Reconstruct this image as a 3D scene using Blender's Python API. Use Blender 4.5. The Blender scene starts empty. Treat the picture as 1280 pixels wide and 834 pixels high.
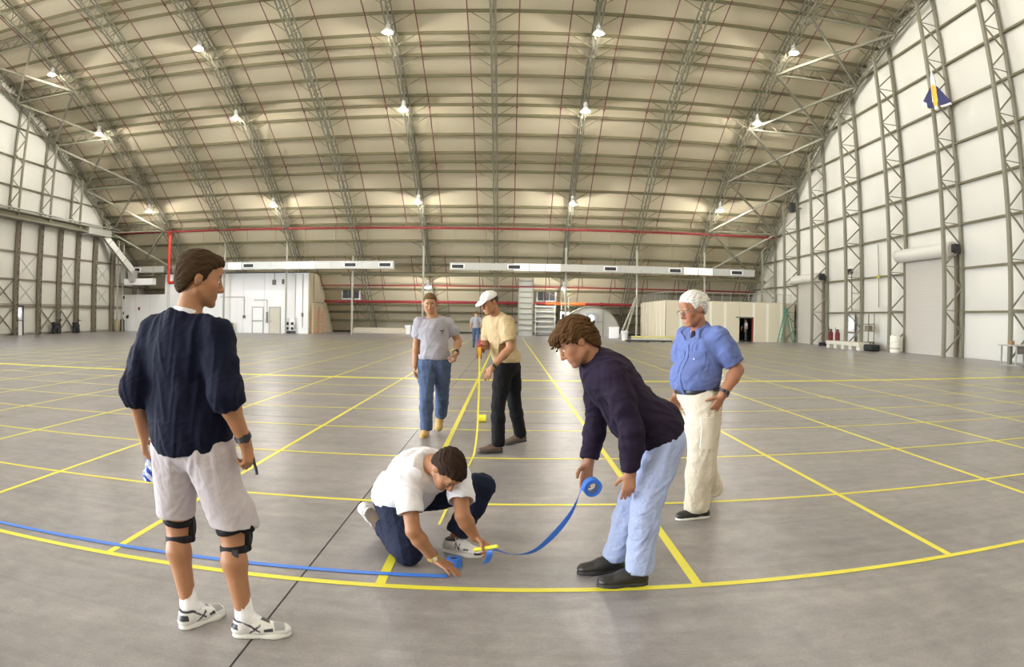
import bpy, math, random
import numpy as np
from mathutils import Vector, Matrix

# ------------------------------------------------------------------ camera
SC = bpy.context.scene
COL = SC.collection
EYE, F_PX, YAW, PITCH, ROLL = 1.5, 868.4, 0.0065, -0.0228, -0.0138

def make_camera():
    cd = bpy.data.cameras.new('camera')
    cd.type = 'PANO'
    cd.panorama_type = 'FISHEYE_EQUISOLID'
    cd.sensor_fit = 'HORIZONTAL'
    cd.sensor_width = 36.0
    cd.sensor_height = 36.0 * 834 / 1280
    cd.fisheye_lens = F_PX * 36.0 / 1280
    cd.fisheye_fov = math.pi
    cd.clip_start = 0.05
    cd.clip_end = 500
    co = bpy.data.objects.new('camera', cd)
    COL.objects.link(co)
    fwd = Vector((math.sin(YAW) * math.cos(PITCH), math.cos(YAW) * math.cos(PITCH), math.sin(PITCH)))
    right0 = Vector((math.cos(YAW), -math.sin(YAW), 0))
    up0 = right0.cross(fwd)
    # the picture's content is turned clockwise by ROLL, so the camera is turned the other way
    c, s = math.cos(-ROLL), math.sin(-ROLL)
    right = right0 * c + up0 * s
    up = up0 * c - right0 * s
    m = Matrix((right, up, -fwd)).transposed().to_4x4()
    m.translation = Vector((0, 0, EYE))
    co.matrix_world = m
    SC.camera = co
make_camera()

# ------------------------------------------------------------------ world, exposure
w = bpy.data.worlds.new('world')
w.use_nodes = True
w.node_tree.nodes['Background'].inputs[0].default_value = (0.86, 0.92, 1.0, 1)
w.node_tree.nodes['Background'].inputs[1].default_value = 14.0
SC.world = w
SC.view_settings.view_transform = 'Standard'
SC.view_settings.look = 'None'
SC.view_settings.gamma = 1
SC.view_settings.use_curve_mapping = False
SC.view_settings.exposure = 0.95
SC.cycles.max_bounces = 8
SC.cycles.diffuse_bounces = 5
SC.cycles.sample_clamp_indirect = 6
SC.cycles.caustics_reflective = False
SC.cycles.caustics_refractive = False
# daylight comes in through the part of the hangar doors that stands open, left of the camera
OPEN_Y0, OPEN_Y1, OPEN_H = -24.0, 21.0, 8.0
pd = bpy.data.lights.new('door_portal', 'AREA'); pd.shape = 'RECTANGLE'; pd.size = OPEN_H; pd.size_y = OPEN_Y1 - OPEN_Y0
pd.cycles.is_portal = True
po = bpy.data.objects.new('door_portal', pd); COL.objects.link(po)
po.location = (-35.2, (OPEN_Y0 + OPEN_Y1) / 2, OPEN_H / 2); po.rotation_euler = (0, math.radians(-90), 0)
LAMP_W = 1000.0          # watts of each high-bay lamp
LAMP_COL = (1.0, 0.96, 0.88)

# ------------------------------------------------------------------ materials
MATS = {}
def mat(name, col, rough=0.6, metal=0.0, noise=0.0, nscale=8.0, bump=0.0, bscale=60.0, emis=None, attr=False, spec=0.5, stretch=(1, 1, 1), col2=None, sheen=0.0):
    if name in MATS: return MATS[name]
    m = bpy.data.materials.new(name); m.use_nodes = True
    nt = m.node_tree; N = nt.nodes; L = nt.links; b = N['Principled BSDF']
    b.inputs['Roughness'].default_value = rough
    b.inputs['Metallic'].default_value = metal
    b.inputs['Specular IOR Level'].default_value = spec
    if sheen: b.inputs['Sheen Weight'].default_value = sheen
    tc = N.new('ShaderNodeTexCoord'); mp = N.new('ShaderNodeMapping')
    mp.inputs['Scale'].default_value = stretch
    L.new(tc.outputs['Object'], mp.inputs['Vector'])
    src = None
    if attr:
        a = N.new('ShaderNodeAttribute'); a.attribute_name = 'Col'; src = a.outputs['Color']
    if noise > 0 or src is None:
        if src is None:
            rgb = N.new('ShaderNodeRGB'); rgb.outputs[0].default_value = (*col, 1); src = rgb.outputs[0]
        if noise > 0:
            n = N.new('ShaderNodeTexNoise'); n.inputs['Scale'].default_value = nscale; n.inputs['Detail'].default_value = 5
            L.new(mp.outputs[0], n.inputs['Vector'])
            mr = N.new('ShaderNodeMapRange'); mr.inputs[1].default_value = 14.0; mr.inputs[2].default_value = 0.7
            mr.inputs[3].default_value = 1 - noise; mr.inputs[4].default_value = 1 + noise
            L.new(n.outputs['Fac'], mr.inputs[0])
            if col2:
                mx = N.new('ShaderNodeMix'); mx.data_type = 'RGBA'
                mr.inputs[3].default_value = 0; mr.inputs[4].default_value = 1
                L.new(mr.outputs[0], mx.inputs[0]); L.new(src, mx.inputs[6]); mx.inputs[7].default_value = (*col2, 1)
                src = mx.outputs[2]
            else:
                vm = N.new('ShaderNodeVectorMath'); vm.operation = 'SCALE'
                L.new(src, vm.inputs[0]); L.new(mr.outputs[0], vm.inputs['Scale']); src = vm.outputs[0]
    L.new(src, b.inputs['Base Color'])
    if bump > 0:
        n2 = N.new('ShaderNodeTexNoise'); n2.inputs['Scale'].default_value = bscale; n2.inputs['Detail'].default_value = 4
        L.new(mp.outputs[0], n2.inputs['Vector'])
        bp = N.new('ShaderNodeBump'); bp.inputs['Strength'].default_value = bump; bp.inputs['Distance'].default_value = 0.01
        L.new(n2.outputs['Fac'], bp.inputs['Height']); L.new(bp.outputs[0], b.inputs['Normal'])
    if emis:
        b.inputs['Emission Color'].default_value = (*emis[:3], 1); b.inputs['Emission Strength'].default_value = emis[3]
    MATS[name] = m
    return m

# ------------------------------------------------------------------ object helpers
def props(o, label=None, cat=None, group=None, kind=None):
    if label: o['label'] = label
    if cat: o['category'] = cat
    if group: o['group'] = group
    if kind: o['kind'] = kind
    return o
def empty(name, loc=(0, 0, 0), rz=0.0, **kw):
    o = bpy.data.objects.new(name, None); COL.objects.link(o)
    o.location = loc; o.rotation_euler = (0, 0, rz); o.empty_display_size = 0.1
    return props(o, **kw)
class MB:
    """collects simple solids, then links them as ONE mesh object"""
    def __init__(s): s.v = []; s.f = []
    def _add(s, vs, fs):
        b = len(s.v); s.v += [tuple(map(float, v)) for v in vs]; s.f += [tuple(i + b for i in f) for f in fs]; return s
    def box(s, c, d, rz=0.0, M=None):
        vs = []
        for sx in (-.5, .5):
            for sy in (-.5, .5):
                for sz in (-.5, .5):
                    p = Vector((sx * d[0], sy * d[1], sz * d[2]))
                    if M is not None: p = M @ p
                    elif rz: p = Matrix.Rotation(rz, 3, 'Z') @ p
                    vs.append(p + Vector(c))
        return s._add(vs, [(0, 1, 3, 2), (4, 6, 7, 5), (0, 4, 5, 1), (2, 3, 7, 6), (0, 2, 6, 4), (1, 5, 7, 3)])
    def bar(s, a, b, w, h=None, up=(0, 0, 1)):
        """rectangular bar from a to b, w across and h along 'up'"""
        a = Vector(a); b = Vector(b); d = (b - a).normalized(); h = h or w
        u = Vector(up)
        if abs(d.dot(u)) > 0.95: u = Vector((1, 0, 0)) if abs(d.x) < 0.9 else Vector((0, 1, 0))
        r = d.cross(u).normalized(); u = r.cross(d)
        vs = [p + r * (x * w / 2) + u * (y * h / 2) for p in (a, b) for x, y in ((-1, -1), (1, -1), (1, 1), (-1, 1))]
        return s._add(vs, [(3, 2, 1, 0), (4, 5, 6, 7), (0, 1, 5, 4), (1, 2, 6, 5), (2, 3, 7, 6), (3, 0, 4, 7)])
    def tube(s, pts, r, n=8, caps=True, closed=False):
        pts = [Vector(p) for p in pts]; m = len(pts)
        rs = r if isinstance(r, (list, tuple)) else [r] * m
        vs = []; prev = None
        for i, p in enumerate(pts):
            if closed: d = pts[(i + 1) % m] - pts[i - 1]
            else: d = pts[min(i + 1, m - 1)] - pts[max(i - 1, 0)]
            d.normalize()
            if prev is None:
                u = Vector((0, 0, 1)) if abs(d.z) < 0.9 else Vector((1, 0, 0))
            else: u = prev
            rr = d.cross(u)
            if rr.length < 1e-6: rr = d.cross(Vector((1, 0, 0)))
            rr.normalize(); u = rr.cross(d).normalized(); prev = u
            for k in range(n):
                a = 2 * math.pi * k / n
                vs.append(p + (rr * math.cos(a) + u * math.sin(a)) * rs[i])
        fs = []
        for i in range(m if closed else m - 1):
            j = (i + 1) % m
            for k in range(n):
                k2 = (k + 1) % n
                fs.append((i * n + k, i * n + k2, j * n + k2, j * n + k))
        if caps and not closed:
            fs.append(tuple(range(n - 1, -1, -1))); fs.append(tuple((m - 1) * n + k for k in range(n)))
        return s._add(vs, fs)
    def lathe(s, prof, n=20, c=(0, 0, 0), M=None):
        vs = []; c = Vector(c)
        for r, z in prof:
            for k in range(n):
                a = 2 * math.pi * k / n
                p = Vector((r * math.cos(a), r * math.sin(a), z))
                if M is not None: p = M @ p
                vs.append(p + c)
        fs = []
        for i in range(len(prof) - 1):
            for k in range(n):
                k2 = (k + 1) % n
                fs.append((i * n + k, i * n + k2, (i + 1) * n + k2, (i + 1) * n + k))
        fs.append(tuple(range(n - 1, -1, -1))); fs.append(tuple((len(prof) - 1) * n + k for k in range(n)))
        return s._add(vs, fs)
    def sphere(s, c, r, n=10, m=6, sc=(1, 1, 1)):
        return s.lathe([(r * sc[0] * math.sin(math.pi * (i + .02) / (m + .04)), -r * sc[2] * math.cos(math.pi * (i + .02) / (m + .04))) for i in range(m + 1)], n, c)
    def quad(s, *vs): return s._add(vs, [tuple(range(len(vs)))])
    def build(s, name, m, parent=None, smooth=False, bevel=0.0, **kw):
        me = bpy.data.meshes.new(name); me.from_pydata(s.v, [], s.f)
        if smooth:
            me.polygons.foreach_set('use_smooth', [True] * len(me.polygons))
            try: me.set_sharp_from_angle(angle=math.radians(40))
            except Exception: pass
        me.materials.append(m); me.update()
        o = bpy.data.objects.new(name, me); COL.objects.link(o)
        if parent is not None: o.parent = parent
        if bevel:
            bv = o.modifiers.new('bevel', 'BEVEL'); bv.width = bevel; bv.segments = 2; bv.limit_method = 'ANGLE'
        return props(o, **kw)
def link_copy(o, parent=None, dx=(0, 0, 0)):
    c = o.copy(); COL.objects.link(c)
    if parent is not None: c.parent = parent
    c.location = Vector(c.location) + Vector(dx)
    return c
def copy_tree(o, parent=None):
    c = link_copy(o, parent)
    for ch in o.children: copy_tree(ch, c)
    return c
ORD = ['nearest', 'second', 'third', 'fourth', 'fifth', 'sixth', 'seventh', 'eighth', 'ninth', 'tenth', 'eleventh', 'twelfth', 'thirteenth', 'fourteenth', 'fifteenth', 'sixteenth', 'seventeenth', 'eighteenth', 'nineteenth', 'twentieth']
RAND = random.Random(7)
# ------------------------------------------------------------------ dimensions of the hangar
XL, XR = -34.9, 21.9              # side walls
YC, ZC, RI = 17.52, -41.38, 60.67 # circle of the inner arch chord
RO, RP, RR = 61.55, 61.68, 61.86  # outer chord, purlins, roof lining
SPX = 5.55                        # bay of the arches along x
ARCH_X = [-34.25] + [-1.0 + SPX * k for k in range(-5, 4)] + [21.25]
PHI = lambda k: math.radians(18.5 + 5.4 * k)
def rp(r, a, x=0.0): return Vector((x, YC + r * math.sin(a), ZC + r * math.cos(a)))
def facet_pt(r, k, t, x=0.0): return rp(r, PHI(k), x).lerp(rp(r, PHI(k + 1), x), t)
def base_phi(r): return math.acos(-ZC / r)

steel = mat('painted_steel', (0.205, 0.195, 0.145), 0.5, 0.0, noise=0.12, nscale=1.5, spec=0.4)
purlin_m = mat('purlin_steel', (0.15, 0.135, 0.075), 0.55, 0.0, noise=0.1, nscale=1.0)
lining = mat('roof_lining', (0.62, 0.56, 0.41), 0.75, noise=0.06, nscale=0.35, bump=0.25, bscale=1.2)
lining_w = mat('wall_lining', (0.62, 0.61, 0.555), 0.5, noise=0.13, nscale=0.6, bump=0.35, bscale=1.6, stretch=(2.5, 2.5, .5))
red_pipe = mat('red_pipe_paint', (0.20, 0.018, 0.020), 0.4, noise=0.1)
red_thin = mat('dark_red_pipe_paint', (0.16, 0.03, 0.045), 0.45)
white_wall = mat('white_sheet_metal', (0.86, 0.87, 0.88), 0.45, noise=0.03, nscale=.6)
galv = mat('galvanised_sheet', (0.36, 0.36, 0.335), 0.42, 0.35, noise=0.3, nscale=2.5)
darkm = mat('black_opening', (0.015, 0.016, 0.018), 0.5)

# ------------------------------------------------------------------ floor: concrete slabs with narrow joints
def floor_material():
    m = bpy.data.materials.new('polished_concrete'); m.use_nodes = True
    nt = m.node_tree; N = nt.nodes; L = nt.links; b = N['Principled BSDF']
    g = N.new('ShaderNodeNewGeometry')
    def noise(scale, detail, rough=0.55, dist=0.0, stretch=None):
        n = N.new('ShaderNodeTexNoise'); n.inputs['Scale'].default_value = scale; n.inputs['Detail'].default_value = detail
        n.inputs['Roughness'].default_value = rough; n.inputs['Distortion'].default_value = dist
        if stretch:
            mp = N.new('ShaderNodeMapping'); mp.inputs['Scale'].default_value = stretch
            L.new(g.outputs['Position'], mp.inputs['Vector']); L.new(mp.outputs[0], n.inputs['Vector'])
        else: L.new(g.outputs['Position'], n.inputs['Vector'])
        return n.outputs['Fac']
    def ramp(src, pts):
        r = N.new('ShaderNodeValToRGB'); e = r.color_ramp.elements
        e[0].position, e[0].color = pts[0][0], (*pts[0][1], 1); e[1].position, e[1].color = pts[-1][0], (*pts[-1][1], 1)
        for p, c in pts[1:-1]:
            q = e.new(p); q.color = (*c, 1)
        L.new(src, r.inputs[0]); return r.outputs[0]
    def mixc(kind, fac, a, c):
        x = N.new('ShaderNodeMix'); x.data_type = 'RGBA'; x.blend_type = kind; x.inputs[0].default_value = fac
        L.new(a, x.inputs[6]); L.new(c, x.inputs[7]); return x.outputs[2]
    base = ramp(noise(0.9, 8, 0.62, 0.4), [(0.15, (0.190, 0.175, 0.174)), (0.5, (0.288, 0.268, 0.267)), (0.85, (0.375, 0.350, 0.348))])
    fine = ramp(noise(6.0, 7, 0.65, 0.3), [(0.1, (0.68,) * 3), (0.9, (1.28,) * 3)])
    speck = ramp(noise(60.0, 3), [(0.3, (0.90,) * 3), (0.7, (1.08,) * 3)])
    trowel = ramp(noise(1.6, 4, 0.6, 1.5, (0.35, 2.2, 1)), [(0.1, (0.72,) * 3), (0.9, (1.22,) * 3)])
    spots = ramp(noise(2.3, 2, 0.5, 0.0), [(0.20, (0.45,) * 3), (0.27, (1.0,) * 3)])
    c = mixc('MULTIPLY', 1, base, fine); c = mixc('MULTIPLY', 1, c, speck); c = mixc('MULTIPLY', 1, c, trowel); 
    L.new(c, b.inputs['Base Color'])
    rr = N.new('ShaderNodeMapRange'); rr.inputs[1].default_value = 0.1; rr.inputs[2].default_value = 0.9; rr.inputs[3].default_value = 0.283; rr.inputs[4].default_value = 0.36
    L.new(noise(1.3, 5, 0.6), rr.inputs[0]); L.new(rr.outputs[0], b.inputs['Roughness'])
    b.inputs['Specular IOR Level'].default_value = 0.3
    bp = N.new('ShaderNodeBump'); bp.inputs['Strength'].default_value = 0.12; bp.inputs['Distance'].default_value = 0.004
    L.new(noise(9, 4), bp.inputs['Height']); L.new(bp.outputs[0], b.inputs['Normal'])
    return m
fl_m = floor_material()
joint_m = mat('joint_filler', (0.055, 0.048, 0.04), 0.8)
fl = empty('floor', kind='structure')
SJ = 6.17
xs = [XL - .6] + [x for x in (-1.17 + SJ * k for k in range(-6, 5)) if XL + .5 < x < XR - .5] + [XR + .6]
ys = [-28.5] + [9.8 + 12.4 * k for k in range(-3, 5)] + [64.5]
g = 0.006
slab_mesh = {}
for i in range(len(xs) - 1):
    for j in range(len(ys) - 1):
        x0, x1, y0, y1 = xs[i] + g, xs[i + 1] - g, ys[j] + g, ys[j + 1] - g
        key = (round(x1 - x0, 3), round(y1 - y0, 3))
        if key not in slab_mesh:
            o = MB().box((0, 0, -0.06), (x1 - x0, y1 - y0, 0.12)).build('slab', fl_m, fl)
            slab_mesh[key] = o
        else: o = link_copy(slab_mesh[key], fl)
        o.location = ((x0 + x1) / 2, (y0 + y1) / 2, 0)
MB().box(((XL + XR) / 2, 18, -0.065), (XR - XL + 1.2, 93, 0.11)).build('joint_bed', joint_m, fl)

# ------------------------------------------------------------------ ceiling: curved roof lining of panels laid between purlins
ce = empty('ceiling', kind='structure')
bays = sorted([XL - .1] + ARCH_X[1:-1] + [XR + .1])
TS = [0.0, 0.17, 0.5, 0.83]
def roof_panel(x0, x1, a, b, m, name='lining_panel'):
    """one slightly sagging sheet between two purlins (a, b: points at x=0)"""
    mb = MB(); nu, nv = 3, 5
    nrm = Vector((0, -(b - a).z, (b - a).y)).normalized()
    if nrm.z < 0: nrm = -nrm
    w = (b - a).length
    vs = []
    for lay in (0, 1):
        for i in range(nu + 1):
            for j in range(nv + 1):
                u, v = i / nu, j / nv
                p = a.lerp(b, u)
                s = 4 * u * (1 - u)
                q = p - nrm * (0.035 * s * min(1, w) * (1 - lay)) + nrm * (0.05 * lay)
                vs.append((x0 + .02 + (x1 - x0 - .04) * v, q.y, q.z))
    n = (nu + 1) * (nv + 1); fs = []
    for i in range(nu):
        for j in range(nv):
            k = i * (nv + 1) + j
            fs.append((k, k + 1, k + nv + 2, k + nv + 1)); fs.append((n + k, n + k + nv + 1, n + k + nv + 2, n + k + 1))
    mb._add(vs, fs)
    return mb.build(name, m, ce, smooth=True)
plist = []
for k in range(-4, 6):
    for t in TS: plist.append(facet_pt(RR, k, t))
plist = [p for p in plist if p.z > 0.7]
plist.append(rp(RR, base_phi(RR) - 0.001))
for a, b in zip(plist[:-1], plist[1:]):
    first = None
    for i in range(len(bays) - 1):
        if i in (0, len(bays) - 2) or first is None:
            o = roof_panel(bays[i], bays[i + 1], a, b, lining)
            if i == 1: first = o
        else:
            o = link_copy(first, ce, ((i - 1) * SPX, 0, 0))
# the half of the roof behind the camera, and outer skin
mb = MB()
pts = [rp(RR, math.radians(a)) for a in np.linspace(-47.9, -3.0, 14)]
for a, b in zip(pts[:-1], pts[1:]): mb.quad((XL, a.y, a.z), (XR, a.y, a.z), (XR, b.y, b.z), (XL, b.y, b.z))
mb.build('front_lining', lining, ce)
mb = MB()
pts = [rp(RR + .2, math.radians(a)) for a in np.linspace(-48.1, 48.1, 40)]
for a, b in zip(pts[:-1], pts[1:]): mb.quad((XL - .5, a.y, a.z), (XR + .5, a.y, a.z), (XR + .5, b.y, b.z), (XL - .5, b.y, b.z))
mb.build('outer_skin', lining, ce)
MB().box(((XL + XR) / 2, YC - 46.2, .6), (XR - XL, .3, 1.5)).build('front_curb', lining_w, ce)
MB().box(((XL + XR) / 2, 63.6, .05), (XR - XL, .5, .34)).build('back_curb', mat('dark_curb', (0.05, 0.045, 0.04), .8), ce)
# purlins
pur0 = None
PUR = []
for k in range(-4, 6):
    for t in TS:
        p = facet_pt(RP, k, t)
        if p.z < 0.9: continue
        nr = Vector((0, p.y - YC, p.z - ZC)).normalized()
        PUR.append(p)
        MB().bar((XL, p.y, p.z), (XR, p.y, p.z), 0.07, 0.22, nr).build('purlin', purlin_m, ce)

# ------------------------------------------------------------------ the steel arches
def arch_polyline(r, a0, a1):
    ks = [k for k in range(-4, 6) if a0 < PHI(k) < a1]
    return [rp(r, a0)] + [rp(r, PHI(k)) for k in ks] + [rp(r, a1)]
A0 = math.radians(-2.5)
def pl_point(pl, s):
    for a, b in zip(pl[:-1], pl[1:]):
        l = (b - a).length
        if s <= l: return a.lerp(b, s / l)
        s -= l
    return pl[-1]
def pl_len(pl): return sum((b - a).length for a, b in zip(pl[:-1], pl[1:]))
def make_arch(x, name, label, group, gable=0):
    r0 = empty(name, (x, 63.0, 0), label=label, cat='truss', group=group)
    off = Vector((x, 63.0, 0))
    inner = arch_polyline(RI, A0, base_phi(RI)); outer = arch_polyline(RO, A0, base_phi(RO))
    def dbl(pl, name):
        mb = MB()
        for sx in (-0.125, 0.125):
            for a, b in zip(pl[:-1], pl[1:]):
                mb.bar(a + Vector((sx, -63, 0)), b + Vector((sx, -63, 0)), 0.06, 0.09, Vector((0, a.y - YC, a.z - ZC)))
        mb.build(name, steel, r0)
    dbl(inner, 'inner_chord'); dbl(outer, 'outer_chord')
    mb = MB(); li, lo = pl_len(inner), pl_len(outer); n = 64
    for i in range(n):
        a = pl_point(inner, li * i / n); b = pl_point(outer, lo * (i + .5) / n); c = pl_point(inner, li * (i + 1) / n)
        o = Vector((0, -63, 0))
        mb.bar(a + o, b + o, 0.04, 0.04); mb.bar(b + o, c + o, 0.04, 0.04)
        if i % 3 == 0:
            for q in (a, ): mb.bar(q + o + Vector((-.14, 0, 0)), q + o + Vector((.14, 0, 0)), .05, .05)
    mb.build('lacing', steel, r0, kind='stuff')
    # knee braces down from the purlins to the inner chord
    mb = MB()
    for p in PUR:
        if p.z < 1.6: continue
        d = Vector((0, p.y - YC, p.z - ZC)).normalized()
        q = p - d * 0.98
        for s in (-1, 1):
            if gable and s != gable: continue
            mb.bar(Vector((s * 1.25, p.y - 63, p.z - .05)), Vector((s * .1, q.y - 63, q.z)), 0.045, 0.045)
    mb.build('knee_braces', purlin_m, r0, kind='stuff')
    return r0
names = ['roof arch set against the far left gable wall'] + ['roof arch, %s from the left gable' % w for w in ('second', 'third', 'fourth', 'fifth')] + \
        ['roof arch above the man in the white cap', 'roof arch right of the central one', 'roof arch, fourth from the right gable'.replace('fourth', 'third'), 'roof arch, second from the right gable']
arch0 = None
labels = ['steel lattice roof arch against the left gable wall',
 'steel lattice roof arch next to the left gable, red riser below it',
 'steel lattice roof arch, third counted from the left gable',
 'steel lattice roof arch ending behind the tall white room, fourth from left',
 'steel lattice roof arch just right of the tall white room, fifth from left',
 'steel lattice roof arch carrying the lamps above the man in grey',
 'steel lattice roof arch rising straight up above the man in the white cap',
 'steel lattice roof arch carrying the lamps right of the picture centre',
 'steel lattice roof arch ending at the left end of the beige partition',
 'steel lattice roof arch next to the right gable, linked to it by girders',
 'steel lattice roof arch against the right gable wall']
for i, x in enumerate(ARCH_X):
    if i in (0, 10) or arch0 is None:
        a = make_arch(x, 'roof_arch', labels[i], 'steel roof arches', 1 if i == 0 else -1 if i == 10 else 0)
        if i == 1: arch0 = a
    else:
        a = copy_tree(arch0); a.location.x = x; a['label'] = labels[i]
    a['group'] = 'steel roof arches'

# girders and cross braces between each gable arch and its neighbour
def girders(xa, xb, side):
    for k in range(-1, 5):
        p = rp(RI, PHI(k)); q = rp(RI, PHI(k + 1))
        if p.z < 5: continue
        w = ORD[5 - k] if k < 5 else ''
        t = empty('lattice_girder', (xa, p.y, p.z), label='lattice girder between the two arches at the %s gable, %s' % (side, {-1: 'out at the top edge', 0: 'highest one in full view', 1: 'second from the top', 2: 'third from the top', 3: 'fourth from the top', 4: 'lowest one'}[k]), cat='girder', group='lattice girders at the %s gable' % side)
        d = Vector((0, p.y - YC, p.z - ZC)).normalized()
        for nm, off in (('upper_chord', d * .86), ('lower_chord', Vector((0, 0, 0)))):
            MB().bar(off, off + Vector((xb - xa, 0, 0)), .10, .10).build(nm, steel, t)
        mb = MB(); n = 8
        for i in range(n):
            a = Vector(((xb - xa) * i / n, 0, 0)); b = a + Vector(((xb - xa) / n, 0, 0))
            mb.bar(a if i % 2 else a + d * .86, b + d * .86 if i % 2 else b, .05, .05)
        mb.build('lacing', steel, t, kind='stuff')
        if k < 4:
            t2 = empty('cross_brace', (xa, p.y, p.z), label='diagonal brace pair below the %s gable girder, %s' % (side, {-1: 'topmost', 0: 'second from the top', 1: 'third from the top', 2: 'fourth from the top', 3: 'lowest'}[k]), cat='brace', group='cross braces at the %s gable' % side)
            v = q - p
            for s0, s1 in ((0, xb - xa), (xb - xa, 0)):
                MB().bar((s0, 0, 0), (s1, v.y, v.z), .15, .15).build('brace', steel, t2)
girders(ARCH_X[0], ARCH_X[1], 'left'); girders(ARCH_X[9], ARCH_X[10], 'right')

# ------------------------------------------------------------------ right gable wall
def zroof(y, r=RR): return ZC + math.sqrt(max(r * r - (y - YC) ** 2, 0))
GIRT = [2.2, 4.3, 6.45, 8.45, 10.5, 12.55, 14.7, 16.8]
def gable_panels(parent, x, side, posts, girts, m, y_lo=-26, skip=()):
    """puffed lining panels between posts and girts, cut off under the roof curve"""
    ysn = sorted(posts)
    for i in range(len(ysn) - 1):
        y0, y1 = ysn[i] + .05, ysn[i + 1] - .05
        for j in range(len(girts) - 1):
            z0, z1 = girts[j] + .04, girts[j + 1] - .04
            if (i, j) in skip or zroof(max(y0, y1 if (y0+y1)/2 > YC else y0)) < z0 and zroof(min(y0, y1)) < z0: continue
            nu, nv = 6, 4; vs = []
            for a in range(nu + 1):
                for b in range(nv + 1):
                    u, v = a / nu, b / nv
                    y = y0 + (y1 - y0) * u; z = z0 + (z1 - z0) * v
                    zt = zroof(y) - .02
                    if z > zt: z = max(zt, z0 - .0)
                    s = (4 * u * (1 - u)) ** .5 * (4 * v * (1 - v)) ** .5
                    bulge = .15 * s + .025 * s * math.sin(13 * u + 5 * i + 3 * j)
                    vs.append((x - side * bulge, y, z))
            fs = []
            for a in range(nu):
                for b in range(nv):
                    k = a * (nv + 1) + b
                    f = (k, k + 1, k + nv + 2, k + nv + 1)
                    fs.append(f if side > 0 else f[::-1])
            MB()._add(vs, fs).build('lining_panel', m, parent, smooth=True)
def truss_column(parent_name, x, y, ztop, side, label, group, depth=1.25):
    t = empty(parent_name, (x, y, 0), label=label, cat='column', group=group)
    zi = max(ztop - 1.3, 1)
    MB().box((-side * .08, 0, ztop / 2), (.16, .2, ztop)).build('wall_post', steel, t)
    MB().box((-side * depth, 0, zi / 2), (.16, .2, zi)).build('inner_post', steel, t)
    mb = MB(); z = .15; n = 0; st = 1.05
    while z + st < zi:
        a = (-side * depth, 0, z) if n % 2 == 0 else (-side * .08, 0, z)
        b = (-side * .08, 0, z + st) if n % 2 == 0 else (-side * depth, 0, z + st)
        mb.bar(a, b, .07, .07)
        if n % 2: mb.bar((-side * depth, 0, z + st), (-side * .08, 0, z + st), .04, .04)
        z += st; n += 1
    mb.bar((-side * depth, 0, zi), (-side * .08, 0, ztop - .2), .1, .1)
    mb.build('lacing', steel, t, kind='stuff')
    return t
wr = empty('wall_right', kind='structure')
YPOST = [53.6, 48.75, 43.7, 38.6, 33.2, 27.8, 22.6, 17.2, 11.8]
post_all = [63.4] + YPOST + [6.4, 1.0, -6, -14, -27]
MB().box((XR + .16, YC, 9.6), (.1, 92, 20.5)).build('outer_skin', lining_w, wr)
gable_panels(wr, XR + .06, 1, post_all, [0.0] + GIRT + [18.9, 20.6], lining_w)
for z in GIRT + [18.9]:
    yy = math.sqrt(RR * RR - (z - ZC) ** 2)
    MB().bar((XR - .07, max(YC - yy, -27), z), (XR - .07, YC + yy - .1, z), .14, .1).build('girt', purlin_m, wr)
wd = ['first', 'second', 'third', 'fourth', 'fifth', 'sixth', 'seventh', 'eighth', 'ninth']
rc_lab = ['lattice wall column at the far end of the right wall', 'lattice wall column at the far side of the narrow roller door',
 'lattice wall column crossing the front of the narrow roller door', 'lattice wall column behind the fire extinguishers on the right wall',
 'lattice wall column just behind the white barrel', 'lattice wall column in front of the wide roller door',
 'lattice wall column at the right picture edge behind the table', 'lattice wall column beyond the picture edge on the right', 'lattice wall column level with the camera side of the hangar']
for y, lb in zip(YPOST, rc_lab):
    if y > 15: truss_column('wall_column', XR, y, zroof(y) - .3, 1, lb, 'lattice columns along the right wall')
# ------------------------------------------------------------------ left gable wall with the tall hangar doors
wl = empty('wall_left', kind='structure')
skin = MB().box((XL - .16, YC, 14.2), (.1, 92, 11.4))
skin.box((XL - .16, 42.5, 4.2), (.1, 42.5, 8.5)); skin.box((XL - .16, -26.5, 4.2), (.1, 4.6, 8.5)); skin.build('outer_skin', lining_w, wl)
MB().box((-70, 18, -.08), (69, 140, .1)).build('ground_apron', mat('apron_concrete', (.38, .37, .35), .8), None, kind='structure')
LP = [63.4, 57.5, 51.5, 46.2, 42.0, 38.0, 34.0, 28.0, 20, 10, 0, -12, -27]
gable_panels(wl, XL - .06, -1, LP, [8.4, 10.5, 12.55, 14.7, 16.8, 18.9, 20.6], lining_w)
for z in (10.5, 12.55, 14.7, 16.8):
    yy = math.sqrt(RR * RR - (z - ZC) ** 2)
    MB().bar((XL + .07, max(YC - yy, -27), z), (XL + .07, YC + yy - .1, z), .14, .1).build('girt', purlin_m, wl)
for y, lb in ((57.5, 'nearest the back'), (51.5, 'second from the back'), (46.2, 'third from the back'), (42.0, 'fourth from the back'), (38.0, 'fifth from the back'), (34.0, 'at the left picture edge')):
    zt = zroof(y) - .3
    if zt < 9: continue
    t = empty('wall_column', (XL, y, 8.3), label='upper lattice column above the hangar doors, ' + lb, cat='column', group='lattice columns above the hangar doors')
    MB().box((.08, 0, (zt - 8.3) / 2), (.14, .16, zt - 8.3)).build('wall_post', steel, t)
    MB().box((1.1, 0, (zt - 9.3) / 2), (.14, .16, max(zt - 9.3, .3))).build('inner_post', steel, t)
    mb = MB(); z = 0; n = 0
    while z + .9 < zt - 9.3:
        mb.bar((.08 if n % 2 else 1.1, 0, z), (1.1 if n % 2 else .08, 0, z + .9), .06, .06); z += .9; n += 1
    if n: mb.build('lacing', steel, t, kind='stuff')
DG = [2.05, 3.95, 5.9, 8.2]
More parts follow.
